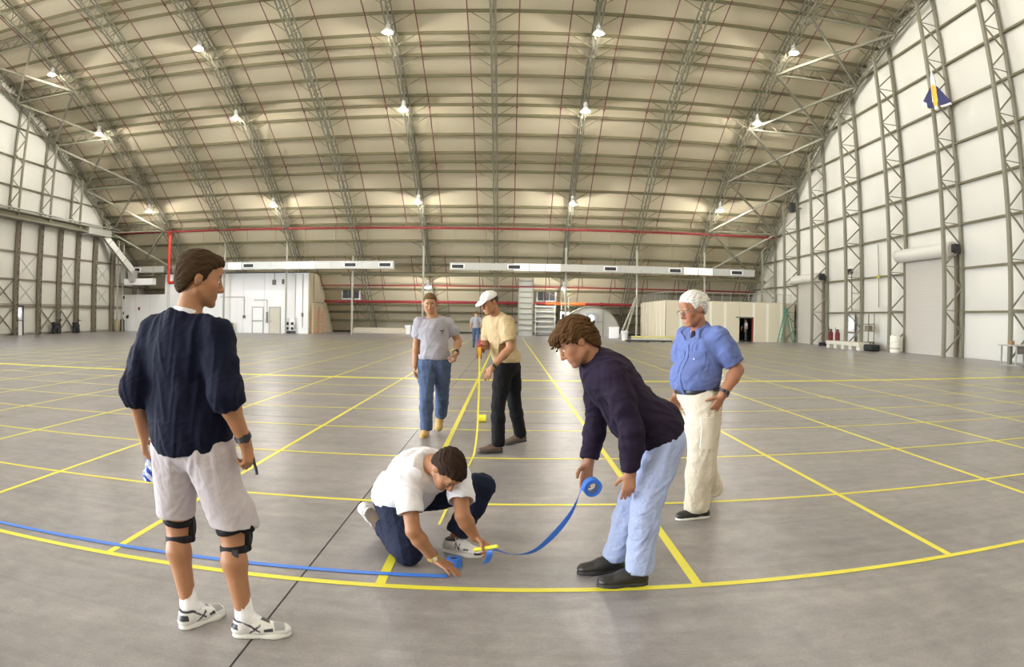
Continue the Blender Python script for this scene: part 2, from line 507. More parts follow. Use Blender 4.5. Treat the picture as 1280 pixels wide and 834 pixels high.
DX = XL + .1
hd = empty('door_1', kind='structure')
dl = [63, 57, 52.9, 49.9, 47.2, 44.6, 41.9, 39.0, 36.2, 33.2, 30, 26.8, 23]
for i in range(len(dl) - 1):
    y0, y1 = dl[i + 1], dl[i]
    zz = [0.1] + DG
    for j in range(4):
        vs = []
        for a in range(5):
            for b in range(4):
                u, v = a / 4, b / 3
                s = (4 * u * (1 - u)) ** .5 * (4 * v * (1 - v)) ** .5
                vs.append((DX + .06 * s, y0 + .08 + (y1 - y0 - .16) * u, zz[j] + .04 + (zz[j + 1] - zz[j] - .08) * v))
        fs = []
        for a in range(4):
            for b in range(3):
                k = a * 4 + b; fs.append((k, k + 4, k + 5, k + 1))
        MB()._add(vs, fs).build('door_panel', lining_w, hd, smooth=True)
brown = mat('door_post_steel', (0.20, 0.165, 0.125), .55, noise=.1)
for y in dl:
    pst = empty('lattice_post', (DX + .3, y, 0)); pst.parent = hd
    for sy in (-.13, .13): MB().box((0, sy, 4.1), (.3, .05, 8.2)).build('chord', brown, pst)
    mb = MB(); z = .2; n = 0
    while z < 8:
        mb.bar((.1, -.13 if n % 2 else .13, z), (.1, .13 if n % 2 else -.13, z + .28), .035, .03); z += .28; n += 1
    mb.build('lacing', galv, pst, kind='stuff')
for z in DG[:-1]: MB().bar((DX + .12, 23, z), (DX + .12, 63, z), .1, .12).build('girt', brown, hd)
MB().bar((DX + .12, 23, 2.2), (DX + .12, 63, 2.2), .06, .05).build('girt', brown, hd)
for i in range(4, len(dl) - 1):
    for z0, z1 in ((.2, 2.0),) + (((2.2, 3.9),) if i == 7 else ()):
        if i == 6: continue
        for a, b in ((z0, z1), (z1, z0)): MB().bar((DX + .2, dl[i + 1] + .2, a), (DX + .2, dl[i] - .2, b), .09, .07).build('brace', steel, hd)
for i in range(2, len(dl) - 1):
    for z0, z1 in ((2.2, 3.9), (4.0, 5.8)):
        if i % 2: continue
        for a, b in ((z0, z1), (z1, z0)): MB().bar((DX + .08, dl[i + 1] + .2, a), (DX + .08, dl[i] - .2, b), .03, .03).build('tie_rod', galv, hd)
# door head beam
hb = empty('lattice_girder', (XL + .8, 40, 8.2), label='long box girder running above the tall hangar doors on the left', cat='girder')
MB().box((0, 3, -.10), (.9, 46, .10)).build('lower_chord', steel, hb)
MB().box((0, 3, .35), (.9, 46, .10)).build('upper_chord', steel, hb)
MB().box((-.1, 3, .125), (.5, 46, .36)).build('web', purlin_m, hb)
MB().box((.55, 3, .50), (.3, 46, .05)).build('walkway_edge', galv, hb)
# ------------------------------------------------------------------ high-bay lamps (each brings its own light)
lamp_metal = mat('lamp_housing', (0.55, 0.55, 0.53), .4, .4)
lamp_refl = mat('lamp_reflector', (0.9, 0.9, 0.88), .35)
lamp_bulb = mat('lamp_bulb', (1, 1, 1), .5, emis=(1.0, 0.99, 0.96, 38))
lamp_d = bpy.data.lights.new('high_bay_light', 'POINT'); lamp_d.energy = LAMP_W; lamp_d.shadow_soft_size = .1; lamp_d.color = LAMP_COL
def make_lamp():
    t = empty('high_bay_lamp', cat='lamp', group='high bay lamps under the roof arches')
    MB().lathe([(.05, .62), (.13, .6), (.14, .32), (.10, .28)], 12).build('ballast', lamp_metal, t, smooth=True)
    MB().tube([(0, 0, .6), (0, 0, 1.0)], .02, 6).build('hanger', lamp_metal, t)
    MB().lathe([(.09, .30), (.14, .26), (.26, .08), (.30, 0), (.29, 0), (.25, .08), (.13, .25), (.08, .28)], 18).build('reflector', lamp_refl, t, smooth=True)
    MB().sphere((0, 0, 0.03), .22, 12, 7, (1, 1, .55)).build('bulb', lamp_bulb, t, smooth=True)
    l = bpy.data.objects.new('lamp_light', lamp_d); COL.objects.link(l); l.parent = t; l.location = (0, 0, -.06)
    return t
lamp0 = make_lamp()
first = True
LROW = {56.2: ('lowest', 3.86), 49.2: ('low', 9.7), 40.6: ('middle', 14.1), 33.9: ('high', 16.5)}
LCOL = {1: 'first row from the left gable', 3: 'second row from the left gable', 5: 'row left of the central arch', 7: 'row right of the central arch', 9: 'row next to the right gable'}
for ai in (1, 3, 5, 7, 9):
    for y in (56.2, 49.2, 40.6, 33.9, 25, 15, 5, -5, -15):
        if y == 56.2 and ai not in (5, 7): continue
        t = lamp0 if first else copy_tree(lamp0); first = False
        z = LROW[y][1] if y in LROW else zroof(y, RI) - .75
        t.location = (ARCH_X[ai] + (0.0), y, z)
        if y in LROW: t['label'] = 'white high bay lamp, %s one of the %s' % (LROW[y][0], LCOL[ai])
        else: t['label'] = 'white high bay lamp above the picture, %s beyond its top edge, %s' % ({25: 'first', 15: 'second', 5: 'third', -5: 'fourth', -15: 'fifth'}[y], {1: 'leftmost row', 3: 'second row', 5: 'third row', 7: 'fourth row', 9: 'rightmost row'}[ai])
        if y == 56.2:
            MB().box((0, 1.0, .95), (.08, 2.2, .08)).build('bracket', steel, t)

# ------------------------------------------------------------------ fire sprinkler pipes
sp = empty('sprinkler_piping', (0, 52.4, 8.2), label='dark red sprinkler branch pipes running down under the curved roof to a red main', cat='pipes')
O = Vector((0, 52.4, 8.2))
MB().tube([Vector((-33.5, 52.4, 8.42)) - O, Vector((-1, 52.4, 8.24)) - O, Vector((21.5, 52.4, 8.26)) - O], .085, 8).build('main_pipe', red_pipe, sp, smooth=True)
seq = [facet_pt(RP - .2, k, 0) for k in range(-4, 4)] + [facet_pt(RP - .2, 3, .08)]
br = None
for i in range(len(ARCH_X) - 1):
    for s in (.25, .75):
        x = ARCH_X[i] + (ARCH_X[i + 1] - ARCH_X[i]) * s
        if br is None:
            mb = MB(); pts = [Vector((0, p.y, p.z)) - Vector((0, 52.4, 8.2)) for p in seq] + [Vector((0, 0, .1))]
            mb.tube(pts, .032, 6)
            for p in pts[:-2]: mb.sphere(p, .075, 8, 5)
            br = mb.build('branch_pipe', red_thin, sp, smooth=True)
        else: br = link_copy(br, sp)
        br.location = (x, 0, 0)
sl = empty('sprinkler_piping', (0, 58, 4), label='red lower sprinkler mains with thin drops along the foot of the back roof', cat='pipes')
MB().tube([(-16, 0, .10), (21.7, 0, .08)], .06, 8).build('main_pipe', red_pipe, sl, smooth=True)
MB().tube([(-16, 1, -1.26), (11.2, 1, -1.26)], .12, 8).build('main_pipe', red_pipe, sl, smooth=True)
MB().tube([(3.2, 1, -1.26), (6.6, 1, -1.26)], .135, 8).build('pipe_section', mat('orange_pipe', (.75, .16, .03), .4), sl, smooth=True)
for x in (-13, -6, 0, 8): MB().tube([(x - .12, 1, -1.26), (x + .12, 1, -1.26)], .17, 8).build('coupling', red_pipe, sl, smooth=True)
br = None
for i in range(3, len(ARCH_X) - 1):
    for s in (.25, .75):
        x = ARCH_X[i] + SPX * s
        if br is None:
            mb = MB(); pts = [Vector((0, q.y - 58, q.z - 4)) for q in (facet_pt(RP - .3, 3, .75), facet_pt(RP - .3, 4, 0), facet_pt(RP - .3, 4, .15), facet_pt(RP - .3, 4, .45))]
            mb.tube(pts, .03, 6)
            mb.tube([(0, pts[2].y, pts[2].z), (.22, pts[2].y - .1, pts[2].z - .15), (.3, 0, .12)], .03, 6)
            q = facet_pt(RP - .3, 5, .1); mb.tube([(0, 0.2, .1), (0, q.y - 58, q.z - 4)], .025, 6)
            br = mb.build('drop_pipe', red_thin, sl, smooth=True)
        else: br = link_copy(br, sl)
        br.location = (x, 0, 0)
rs = empty('riser_pipe', (-28.4, 52.7, 0), label='bright red and white riser pipe standing behind the man in navy', cat='pipe')
MB().tube([(0, -.3, 8.4), (0, 0, 8.1), (0, 0, 4.3), (.1, -.1, 4.15), (.55, -.1, 4.15)], .14, 8).build('red_pipe', mat('bright_red_paint', (.6, .04, .02), .4), rs, smooth=True)
MB().tube([(.02, 0, 4.2), (.02, 0, 0)], .12, 8).build('white_pipe', mat('pale_grey_paint', (.62, .62, .58), .5), rs, smooth=True)

# ------------------------------------------------------------------ duct with grilles, hung along the back
def duct(x0, x1, y, z0, z1, label, grilles, white=(), dep=.55):
    t = empty('air_duct', ((x0 + x1) / 2, y, z0), label=label, cat='duct', group='metal air ducts')
    c = (x0 + x1) / 2; n = max(1, round((x1 - x0) / 1.25)); w_ = (x1 - x0) / n
    for i in range(n):
        xa = x0 + i * w_ - c
        MB().box((xa + w_ / 2, 0, (z1 - z0) / 2), (w_ - .03, dep, z1 - z0)).build('duct_section', white_wall if i in white else galv, t)
        MB().box((xa, 0, (z1 - z0) / 2), (.05, dep + .06, z1 - z0 + .06)).build('flange', galv, t)
    for gx in grilles:
        MB().box((gx - c, -dep / 2 - .03, (z1 - z0) / 2), (1.05, .05, .36)).build('grille_frame', white_wall, t)
        g_ = MB().box((gx - c, -dep / 2 - .05, (z1 - z0) / 2), (.88, .05, .26)).build('grille', darkm, t)
    for i in range(0, n, 2):
        xa = x0 + i * w_ - c
        zt = zroof(y, RP)
        MB().bar((xa + .3, 0, z1 - z0), (xa + .3, 0, zt - z0), .025).build('hanger_rod', steel, t)
    return t
G = lambda px: (px - 640) / 15.47
duct(-28.4, -24.6, 53.6, 5.13, 5.66, 'short pale duct piece beside the head of the man in navy', [], dep=.5)
duct(-24.3, -8.9, 53.6, 5.2, 5.8, 'long metal air duct running above the tall white room', [-21.1, -12.4, -9.6][:3], (1, 5, 6))
duct(-4.5, 19.9, 53.6, 5.12, 5.68, 'long metal air duct along the back right of the central arch', [-3.9, 0.4 + .05, 7.9, 13.1, 18.3], (4, 5, 6, 15, 16))
duct(-33.3, -29.4, 53.9, 5.1, 5.62, 'grey duct near the left corner above the low white room', [-32.4])
t = empty('air_duct', (-33.0, 53.4, 4.1), label='short white duct box hanging lower in the left corner', cat='duct', group='metal air ducts')
MB().box((1.2, 0, .2), (3.1, .6, .55)).build('duct_body', white_wall, t); MB().box((-.5, 0, .9), (.5, .5, 1.6)).build('duct_drop', galv, t)
MB().bar((2.6, 0, .4), (2.6, 0, 5.2), .03).build('hanger_rod', steel, t)
t = empty('air_duct', (-34.2, 50.6, 8.2), label='white insulated duct slanting down from the door girder in the left corner', cat='duct', group='metal air ducts')
MB().bar((0, 0, 0), (1.8, 2.4, -3.0), .55, .5).build('slanting_section', galv, t)
for q in (.2, .45, .7): MB().bar(Vector((1.8, 2.4, -3)) * q, Vector((1.8, 2.4, -3)) * (q + .015), .6, .55).build('flange', steel, t)
MB().box((1.85, 2.45, -3.4), (.6, .6, .9)).build('elbow', galv, t)
MB().box((.3, -1.6, .0), (.9, 3.6, .5)).build('flat_section', galv, t)
# thin conduits hanging from the roof down to the duct
for gi, px in enumerate(np.arange(-22.5, 20, 2.85)):
    zt = zroof(54.2, RP)
# poles below every arch
plab = ['just right of the navy man', 'in front of the tall white room', 'right of the tall white room',
        'behind the head of the man in grey', 'behind the hair of the bending man', 'at the left end of the beige partition', 'above the man in the blue shirt']
for x, zt, lb in ((-23.6, 7.5, plab[0]), (-17.95, 7.7, plab[1]), (-12.35, 6.3, plab[2]), (-6.65, 7.9, plab[3]), (4.5, 7.7, plab[4]), (10.15, 7.3, plab[5]), (15.75, 7.6, plab[6])):
    t = empty('steel_pole', (x, 54.0, 0), label='thin pale steel pole standing ' + lb, cat='pole', group='thin steel poles along the back')
    zb = 2.95 if x > 15 else 0
    MB().tube([(0, 0, zb + .02), (0, 0, zt)], .085, 8).build('shaft', mat('pale_pole', (.38, .37, .31), .5), t, smooth=True)
    MB().box((0, 0, zb + .02), (.35, .35, .04)).build('base_plate', steel, t)
# bottom rail beam carrying the duct
bm = empty('support_beam', (0, 55, 4.78), label='horizontal olive beam just below the long ducts along the back', cat='beam')
MB().box((4, 0, 0), (35, .1, .12)).build('flange', purlin_m, bm); MB().box((4, 0, .1), (35, .04, .12)).build('web', purlin_m, bm)

# ------------------------------------------------------------------ white rooms at the back left
def wall_doorleaf(parent, x, y, w_, h, m, frame_m, face=-1, handle=True, window=False):
    f = MB()
    for dx in (-w_ / 2, w_ / 2): f.box((x + dx, y, h / 2), (.07, .06, h))
    f.box((x, y, h), (w_ + .07, .06, .07)); f = f.build('door_frame', frame_m, parent)
    d = MB().box((x, y + .01, h / 2), (w_ - .08, .04, h - .06)).build('door', m, parent)
    if handle: MB().box((x - w_ / 2 + .12, y - .04, 1.0), (.14, .05, .04)).build('handle', steel, d)
    if window: MB().box((x, y - .015, 1.5), (w_ * .6, .01, .5)).build('pane', mat('pale_glass', (.75, .8, .9), .15), d)
    return d
room = empty('white_room', (-25, 58, 0), label='tall white sheet-metal room with grey doors at the back left', cat='building')
def loc(x, y, z): return (x + 25, y - 58, z)
x0, x1 = -29.9, -16.3
n = 7; w_ = (x1 - x0) / n
for i in range(n): MB().box(loc(x0 + (i + .5) * w_, 54.9, 2.5), (w_ - .02, .12, 5.0)).build('wall_panel', white_wall, room)
MB().box(loc((x0 + x1) / 2, 54.86, 5.02), (x1 - x0, .2, .08)).build('top_trim', darkm, room)
beige_side = mat('tan_side_wall', (.62, .55, .40), .6, noise=.05)
def side_wall(x, ya, z1, m, parent, cx):
    mb = MB(); vs = []
    ys_ = np.linspace(ya, 63, 9)
    for xx in (x - .06, x + .06):
        for y in ys_: vs += [(xx - cx[0], y - cx[1], 0), (xx - cx[0], y - cx[1], max(min(z1, zroof(y) - .15), .02))]
    n = len(ys_) * 2; fs = []
    for i in range(len(ys_) - 1):
        k = 2 * i; fs += [(k, k + 1, k + 3, k + 2), (n + k, n + k + 2, n + k + 3, n + k + 1), (k + 1, n + k + 1, n + k + 3, k + 3)]
    fs += [(0, n, n + 1, 1)]
    mb._add(vs, fs); return mb.build('side_wall', m, parent)
side_wall(-16.3, 54.95, 5.0, beige_side, room, (-25, 58))
MB().box(loc((x0 + x1) / 2, 57.2, 4.95), (x1 - x0, 4.6, .08)).build('roof_deck', white_wall, room)
MB().box(loc(-29.9, 57.0, 2.5), (.1, 4.2, 5.0)).build('side_wall', white_wall, room)
greyd = mat('grey_door_paint', (.42, .41, .38), .5)
dl_ = wall_doorleaf(room, -20.75 + 25, 54.8 - 58, .98, 2.15, white_wall, greyd)
dl_ = wall_doorleaf(room, -19.15 + 25 - .05, 54.8 - 58, .98, 2.15, mat('tan_door', (.62, .58, .48), .5), greyd)
MB().box((-20.75 + 25, 54.76 - 58, 1.02), (.9, .04, .06)).build('push_bar', steel, room)
for px, pz, sx, sz in ((-19.3, 4.2, .3, .42), (-18.5, 4.25, .18, .4), (-22.0, 1.35, .22, .22), (-19.9, 1.3, .14, .9), (-16.75, 1.55, .14, .3)):
    MB().box(loc(px, 54.78, pz), (sx, .12, sz)).build('wall_box', mat('dark_grey_box', (.12, .12, .11), .5) if sz != .9 else steel, room)
for (xa, za, xb, zb) in ((-24.3, 3.0, -22.0, 3.0), (-22.0, 3.0, -22.0, 1.4), (-21.1, 2.75, -19.9, 2.75), (-19.9, 2.75, -19.9, 1.7), (-16.75, 4.9, -16.75, .5), (-17.4, 4.9, -17.4, .4), (-19.3, 5, -19.3, 4.4)):
    MB().tube([loc(xa, 54.79, za), loc(xb, 54.79, zb)], .03, 6).build('conduit', greyd, room)
MB().tube([(-16.2 + 25, -1.8, 4.9), (-16.2 + 25, -1.8, 2.6), (-16.2 + 25, 1.5, 2.6)], .03, 6).build('conduit', steel, room)
low = empty('white_room', (-32.3, 57, 0), label='low white room in the left back corner beside the tall one', cat='building')
for i in range(3): MB().box((-1.6 + 1.62 * i, -2.1, 1.62), (1.6, .12, 3.25)).build('wall_panel', white_wall, low)
MB().box((0, .3, 3.2), (4.85, 4.6, .08)).build('roof_deck', white_wall, low)
for px, pz, m_ in ((-2.1, 3.0, darkm), (-2.15, 1.6, darkm), (-1.7, 1.25, darkm), (-1.6, 1.3, darkm), (-.35, 2.0, red_pipe), (-2.2, .6, darkm)):
    MB().box((px, -2.2, pz), (.14, .1, .26)).build('wall_box', m_, low)
cab = empty('electric_cabinet', (-17.7, 54.5, 0), label='small wheeled white cart of gauges against the tall white room', cat='cart')
MB().box((0, 0, 1.0), (.75, .3, .55)).build('body', white_wall, cab)
MB().box((0, 0, .12), (.8, .35, .2)).build('base', darkm, cab)
for px in (-.22, .22):
    for pz in (.82, .42): MB().tube([(px, -.16, pz), (px, -.22, pz)], .13, 10).build('gauge', darkm, cab)
MB().box((0, 0, .5), (.6, .24, .5)).build('body', white_wall, cab)
eq = empty('floor_fan', (-23.1, 54.3, 0), label='small tan machine on the floor before the white room', cat='machine')
MB().lathe([(.3, 0), (.32, .05), (.22, .5), (.3, .8), (.2, .85)], 12).build('body', mat('khaki_paint', (.35, .32, .2), .6), eq, smooth=True)
MB().box((0, -.3, .65), (.5, .1, .18)).build('handle', darkm, eq)
for (x, y, h, rz, c, lb) in ((-15.9, 57.3, 2.2, .1, (.65, .14, .03), 'orange step ladder leaning on the tan side of the white room'),):
    t = empty('step_ladder', (x, y, 0), label=lb, cat='ladder')
    lm = mat('orange_paint', c, .5)
    for s in (-.25, .25): MB().bar((s + .2, -.4, 0), (s * .7, .3, h), .08, .05).build('rail', lm, t)
    for k in range(6): MB().bar((-.18 + .12, -.35 + .11 * k, .3 + .3 * k), (.25 + .12, -.35 + .11 * k, .3 + .3 * k), .05, .03).build('rung', lm, t)
t = empty('plywood_board', (-15.95, 55.3, 0), label='tall narrow wooden board leaning by the tan side wall', cat='board')
MB().box((0, 0, 1.15), (.08, .35, 2.3)).build('board', mat('plywood', (.5, .34, .17), .7, noise=.15), t)
t = empty('lumber_stack', (-11, 60.0, 0), label='stack of pale planks lying under the foot of the back roof', cat='lumber')
wd_m = mat('pale_wood', (.55, .5, .4), .7, noise=.1)
for k in range(4): MB().box((-.1 * k, .1 * k, .06 + .12 * k), (5.4 - .3 * k, .5, .1)).build('plank', wd_m, t)
for x, s, lb in ((-8.45, .45, 'white bucket standing by the planks under the back roof'), (-7.7, .5, 'small white machine box beside the bucket at the back')):
    t = empty('white_bucket' if s == .45 else 'white_box', (x, 58.6, 0), label=lb, cat='bucket' if s == .45 else 'box')
    if s == .45:
        MB().lathe([(.22, 0), (.27, .62), (.29, .64), (.29, .7), (.25, .7)], 14).build('body', white_wall, t, smooth=True)
        MB().lathe([(.285, .66), (.285, .74), (.1, .75)], 14).build('lid', white_wall, t)
    else:
        MB().box((0, 0, .4), (.75, .6, .7)).build('body', white_wall, t); MB().box((0, -.31, .42), (.35, .04, .35)).build('panel', darkm, t)
        for q in (-.3, .3): MB().box((q, 0, .03), (.08, .5, .06)).build('foot', darkm, t)
# louvres
for x, lb in ((-13.75, 'dark louvred vent in a white frame near the white room'), (3.3, 'dark louvred vent in a white frame left of the arched door')):
    y = 59.6; t = empty('wall_vent', (x, y, 2.98), label=lb, cat='vent', group='dark louvred vents in the back roof')
    MB().box((0, .35, .55), (1.7, .7, 1.2)).build('frame', white_wall, t)
    for k in range(3): MB().box((-.5 + .5 * k, -.03, .55), (.46, .06, 1.02)).build('louvre', darkm, t)
# sectional door panels and the half-round hatch on the back wall
steelgrey = mat('dull_steel_panel', (.36, .36, .33), .5, .1, noise=.12, nscale=2)
t = empty('equipment_rack', (1.5, 58.6, 0), label='tall grey panelled chase reaching from the floor to the duct', cat='panel')
MB().box((0, .3, 2.6), (1.2, .6, 5.2)).build('back_panel', steelgrey, t)
for k in range(11): MB().box((0, -.05, .45 + .46 * k), (1.1, .08, .1)).build('rib', steel, t)
for s in (-.62, .62): MB().box((s, -.05, 2.6), (.08, .12, 5.2)).build('rail', steel, t)
t = empty('storage_rack', (3.15, 58.4, 0), label='grey rack of horizontal bars below the right-hand louvred vent', cat='rack')
for k in range(6): MB().box((0, 0, .35 + .42 * k), (1.6, .12, .1)).build('bar', galv if k in (1, 2) else steelgrey, t)
for s in (-.82, .82): MB().box((s, 0, 1.35), (.1, .2, 2.7)).build('upright', steelgrey, t)
MB().box((0, .2, 1.3), (1.6, .05, 2.5)).build('back_panel', mat('rack_back', (.3, .3, .26), .7), t)
t = empty('switch_cabinet', (4.75, 57.6, 0), label='white switch box on a pole left of the half-round hatch', cat='box')
MB().box((0, 0, 1.6), (.75, .3, .9)).build('body', white_wall, t); MB().box((-.1, -.17, 1.6), (.35, .04, .5)).build('panel', darkm, t)
for s in (-.3, .3): MB().box((s, .1, 1.6), (.07, .07, 3.2)).build('post', steel, t)
t = empty('arched_hatch', (6.9, 57.2, 0), label='half-round white hatch with a grey door and round bright window', cat='hatch')
R2 = 2.35
arc = [(R2 * math.cos(a), 0, .55 + 1.95 * math.sin(a)) for a in np.linspace(0, math.pi, 20)]
MB().tube(arc, .06, 6).build('rim', steel, t, smooth=True)
mb = MB(); fr = [(x, .1, z) for x, y, z in [(R2, 0, 0)] + arc + [(-R2, 0, 0)]]
mb.quad(*fr); mb.quad(*[(x, .3, z) for x, y, z in fr][::-1])
for a, b in zip(fr, fr[1:] + fr[:1]): mb.quad(a, (a[0], .3, a[2]), (b[0], .3, b[2]), b)
mb.build('shell', mat('hatch_skin', (.36, .355, .32), .5, noise=.15), t)
MB().box((-.0, -.02, 1.0), (.95, .08, 2.0)).build('door', mat('blue_grey_door', (.33, .35, .38), .5), t)
MB().tube([(0, -.07, 1.55), (0, -.09, 1.55)], .26, 16).build('window', mat('lit_window', (.9, .95, 1), .3, emis=(.85, .93, 1, 2.2)), t)
for s in (-1.0, 1.0): MB().box((s, 0, 1.2), (.07, .08, 2.4)).build('post', steel, t)
for z in (1.25,): MB().box((0, 0, z), (2.1, .05, .06)).build('rail', steel, t)
t = empty('white_bin', (8.35, 54.0, 0), label='white square bin standing left of the leaning braces at the back', cat='bin')
MB().box((0, 0, .42), (.72, .6, .84)).build('body', white_wall, t, bevel=.03); MB().box((0, 0, .87), (.78, .66, .06)).build('lid', white_wall, t, bevel=.02)
for dx, lb in ((0, 'left'), (.9, 'right')):
    t = empty('leaning_brace', (8.7 + dx * .45, 53.6, 0), label='pale tube brace slanting up to the pole, %s one of the pair' % lb, cat='brace', group='pale slanting braces')
    MB().bar((0, 0, 0.02), (1.35 - dx * .45, .3, 3.2 - dx * .3), .12, .1).build('tube', mat('pale_pole', (.38, .37, .31), .5), t)
    MB().box((0, 0, .02), (.3, .3, .04)).build('foot_plate', steel, t)

# ------------------------------------------------------------------ beige partition room at the back right
pr = empty('partition_room', (16, 49, 0), label='low beige gypsum partition room along the right back corner', cat='building')
gyp = mat('beige_gypsum', (.66, .60, .45), .75, noise=.04, nscale=1); seam = mat('white_joint_compound', (.84, .81, .70), .7)
PX0, PX1, PH = 11.35, 21.6, 2.86
n = 9; w_ = (PX1 - PX0) / n
DO = (16.75, 18.1)   # opening
for i in range(n):
    xa, xb = PX0 + i * w_, PX0 + (i + 1) * w_
    cx = (xa + xb) / 2
    if DO[0] < cx < DO[1] + .4 and xa < DO[1]:
        MB().box((cx - 16, 0, (PH + 1.75) / 2), (w_ - .02, .12, PH - 1.75)).build('wall_panel', gyp, pr)
        if xb > DO[1]: MB().box(((xb + DO[1]) / 2 - 16, 0, .87), (xb - DO[1], .12, 1.75)).build('wall_panel', gyp, pr)
        if xa < DO[0]: MB().box(((xa + DO[0]) / 2 - 16, 0, .87), (DO[0] - xa, .12, 1.75)).build('wall_panel', gyp, pr)
    else: MB().box((cx - 16, 0, PH / 2), (w_ - .02, .12, PH)).build('wall_panel', gyp, pr)
    if i and i not in (5,): MB().box((xa - 16, -.062, PH / 2 if not DO[0] < xa < DO[1] else (PH + 1.8) / 2), (.20, .012, PH if not DO[0] < xa < DO[1] else PH - 1.8)).build('joint_strip', seam, pr)
n = 7
for i in range(n):
    y0 = i * 9.3 / n; L_ = 9.3 / n
    MB().box((PX0 - 16, y0 + L_ / 2, PH / 2), (.12, L_ - .02, PH)).build('wall_panel', gyp, pr)
    MB().box((PX0 - 16 - .065, y0, PH / 2), (.012, .24, PH)).build('joint_strip', seam, pr)
MB().box(((PX0 + PX1) / 2 - 16, 4.4, PH + .04), (PX1 - PX0, 8.9, .08)).build('roof_deck', gyp, pr)
MB().box((DO[1] - 16 + .02, -.02, .9), (.1, .14, 1.8)).build('door_jamb', mat('red_brown_paint', (.3, .05, .03), .5), pr)
MB().box((DO[0] - 16 + .7, -.02, 1.8), (1.4, .14, .06)).build('door_head', darkm, pr)
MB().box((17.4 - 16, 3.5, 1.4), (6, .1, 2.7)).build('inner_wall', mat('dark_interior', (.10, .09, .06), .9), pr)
rl = empty('guard_rail', (16, 49.3, 2.95), label='pale thin guard rail standing on the roof of the beige partition', cat='railing')
MB().bar((-4.5, 0, .62), (5.5, 0, .62), .04).build('top_rail', galv, rl)
for k in range(15): MB().bar((-4.5 + k * .71, 0, 0), (-4.5 + k * .71, 0, .62), .03).build('baluster', galv, rl)
for k in range(9): MB().bar((-4.55, 1 + k, 0), (-4.55, 1 + k, .6), .03).build('baluster', galv, rl)
MB().bar((-4.55, 0, .62), (-4.55, 9, .6), .04).build('top_rail', galv, rl)

# ------------------------------------------------------------------ right wall: roller doors and the things beside them
def roller_door(name, ya, yb, h, drum):
    d = empty(name, kind='structure')
    cur = mat('roller_curtain', (.56, .53, .48), .45, noise=.05, nscale=2)
    n = int(h / .11)
    first = None
    for k in range(n):
        mb = MB(); z = (k + .5) * h / n; hh = h / n
        mb.box((0, 0, 0), (.05, ya - yb - .1, hh - .012))
        if first is None: first = mb.build('slat', cur, d)
        else: first = link_copy(first, d)
        first.location = (XR - .22, (ya + yb) / 2, z)
    MB().box((XR - .15, (ya + yb) / 2, h / 2), (.02, ya - yb, h)).build('curtain_back', greyd, d)
    for y in (ya, yb): MB().box((XR - .2, y, h / 2 + .1), (.2, .18, h + .2)).build('guide_rail', brown, d)
    MB().tube([(XR - .5, ya + .3, h + drum * .4), (XR - .5, yb - .15, h + drum * .4)], drum, 20).build('drum', mat('drum_paint', (.66, .64, .58), .4, noise=.05), d, smooth=True)
    MB().box((XR - .5, yb - .35, h + drum * .4), (.35, .3, .4)).build('motor', darkm, d)
    MB().tube([(XR - .62, yb - .5, h + drum * .2), (XR - .62, yb - .65, h + drum * .2)], .2, 10).build('motor_wheel', darkm, d)
roller_door('door_2', 33.1, 28.1, 5.1, .36)
roller_door('door_3', 48.5, 44.0, 4.55, .30)
# small personnel door with pane, and one on the left wall
d4 = empty('door_4', kind='structure')
for y in (40.3, 39.2): MB().box((XR - .2, y, 1.05), (.1, .08, 2.1)).build('door_frame', brown, d4)
lf = MB().box((XR - .16, 39.75, 1.0), (.05, 1.0, 2.0)).build('door_leaf', white_wall, d4)
MB().box((XR - .2, 39.75, 1.5), (.03, .5, .65)).build('pane', mat('lit_pane', (.9, .95, 1), .2, emis=(.85, .93, 1, 2.0)), lf)
MB().box((XR - .2, 39.75, .95), (.06, 1.0, .1)).build('push_bar', brown, lf)
d5 = empty('door_5', kind='structure')
for y in (40.0, 38.9): MB().box((DX + .2, y, 1.0), (.1, .1, 2.1)).build('door_frame', darkm, d5)
MB().box((DX + .2, 39.45, 2.08), (.1, 1.2, .08)).build('door_frame', darkm, d5)
lf = MB().box((DX + .16, 39.45, 1.0), (.05, 1.0, 2.0)).build('door_leaf', white_wall, d5)
MB().box((DX + .2, 39.45, 1.6), (.03, .5, .55)).build('pane', MATS['lit_pane'], lf)
MB().box((DX + .2, 39.45, 1.05), (.06, 1.0, .07)).build('push_bar', brown, lf)

def extinguisher(x, y, lb, c=(.04, .03, .03), grp=None):
    t = empty('fire_extinguisher', (x, y, 0), label=lb, cat='extinguisher', group=grp)
    em = mat('dark_red_enamel', (.22, .02, .02), .35)
    MB().lathe([(.14, .16), (.17, .2), (.17, .85), (.12, .98), (.05, 1.02)], 12).build('cylinder', em, t, smooth=True)
    MB().box((0, .0, 1.08), (.1, .22, .1)).build('valve', darkm, t)
    MB().tube([(0, -.1, 1.05), (-.2, -.2, .8), (-.18, -.18, .4)], .025, 6).build('hose', darkm, t)
    MB().tube([(-.13, .12, .16), (.13, .12, .16)], .15, 12).build('wheel', darkm, t)
    MB().tube([(0, .15, .2), (0, .3, 1.25)], .02, 6).build('push_handle', darkm, t)
    return t
a = extinguisher(20.9, 41.2, 'dark wheeled fire extinguisher by the right wall, left of the pair')
b = copy_tree(a); b.location = (20.9, 40.2, 0); b['label'] = 'dark wheeled fire extinguisher by the right wall, right of the pair'
a['group'] = b['group'] = 'wheeled fire extinguishers'
for y, z in ((43.0, 0),):
    t = empty('black_bag', (20.8, 42.2, 0), label='small black heap of hose beside the wheeled extinguishers', cat='hose')
    for k in range(3): MB().tube([(.25 * math.cos(a), .3 * math.sin(a), .05 + .07 * k) for a in np.linspace(0, 6.28, 14)[:-1]], .04, 6, closed=True).build('coil', darkm, t)
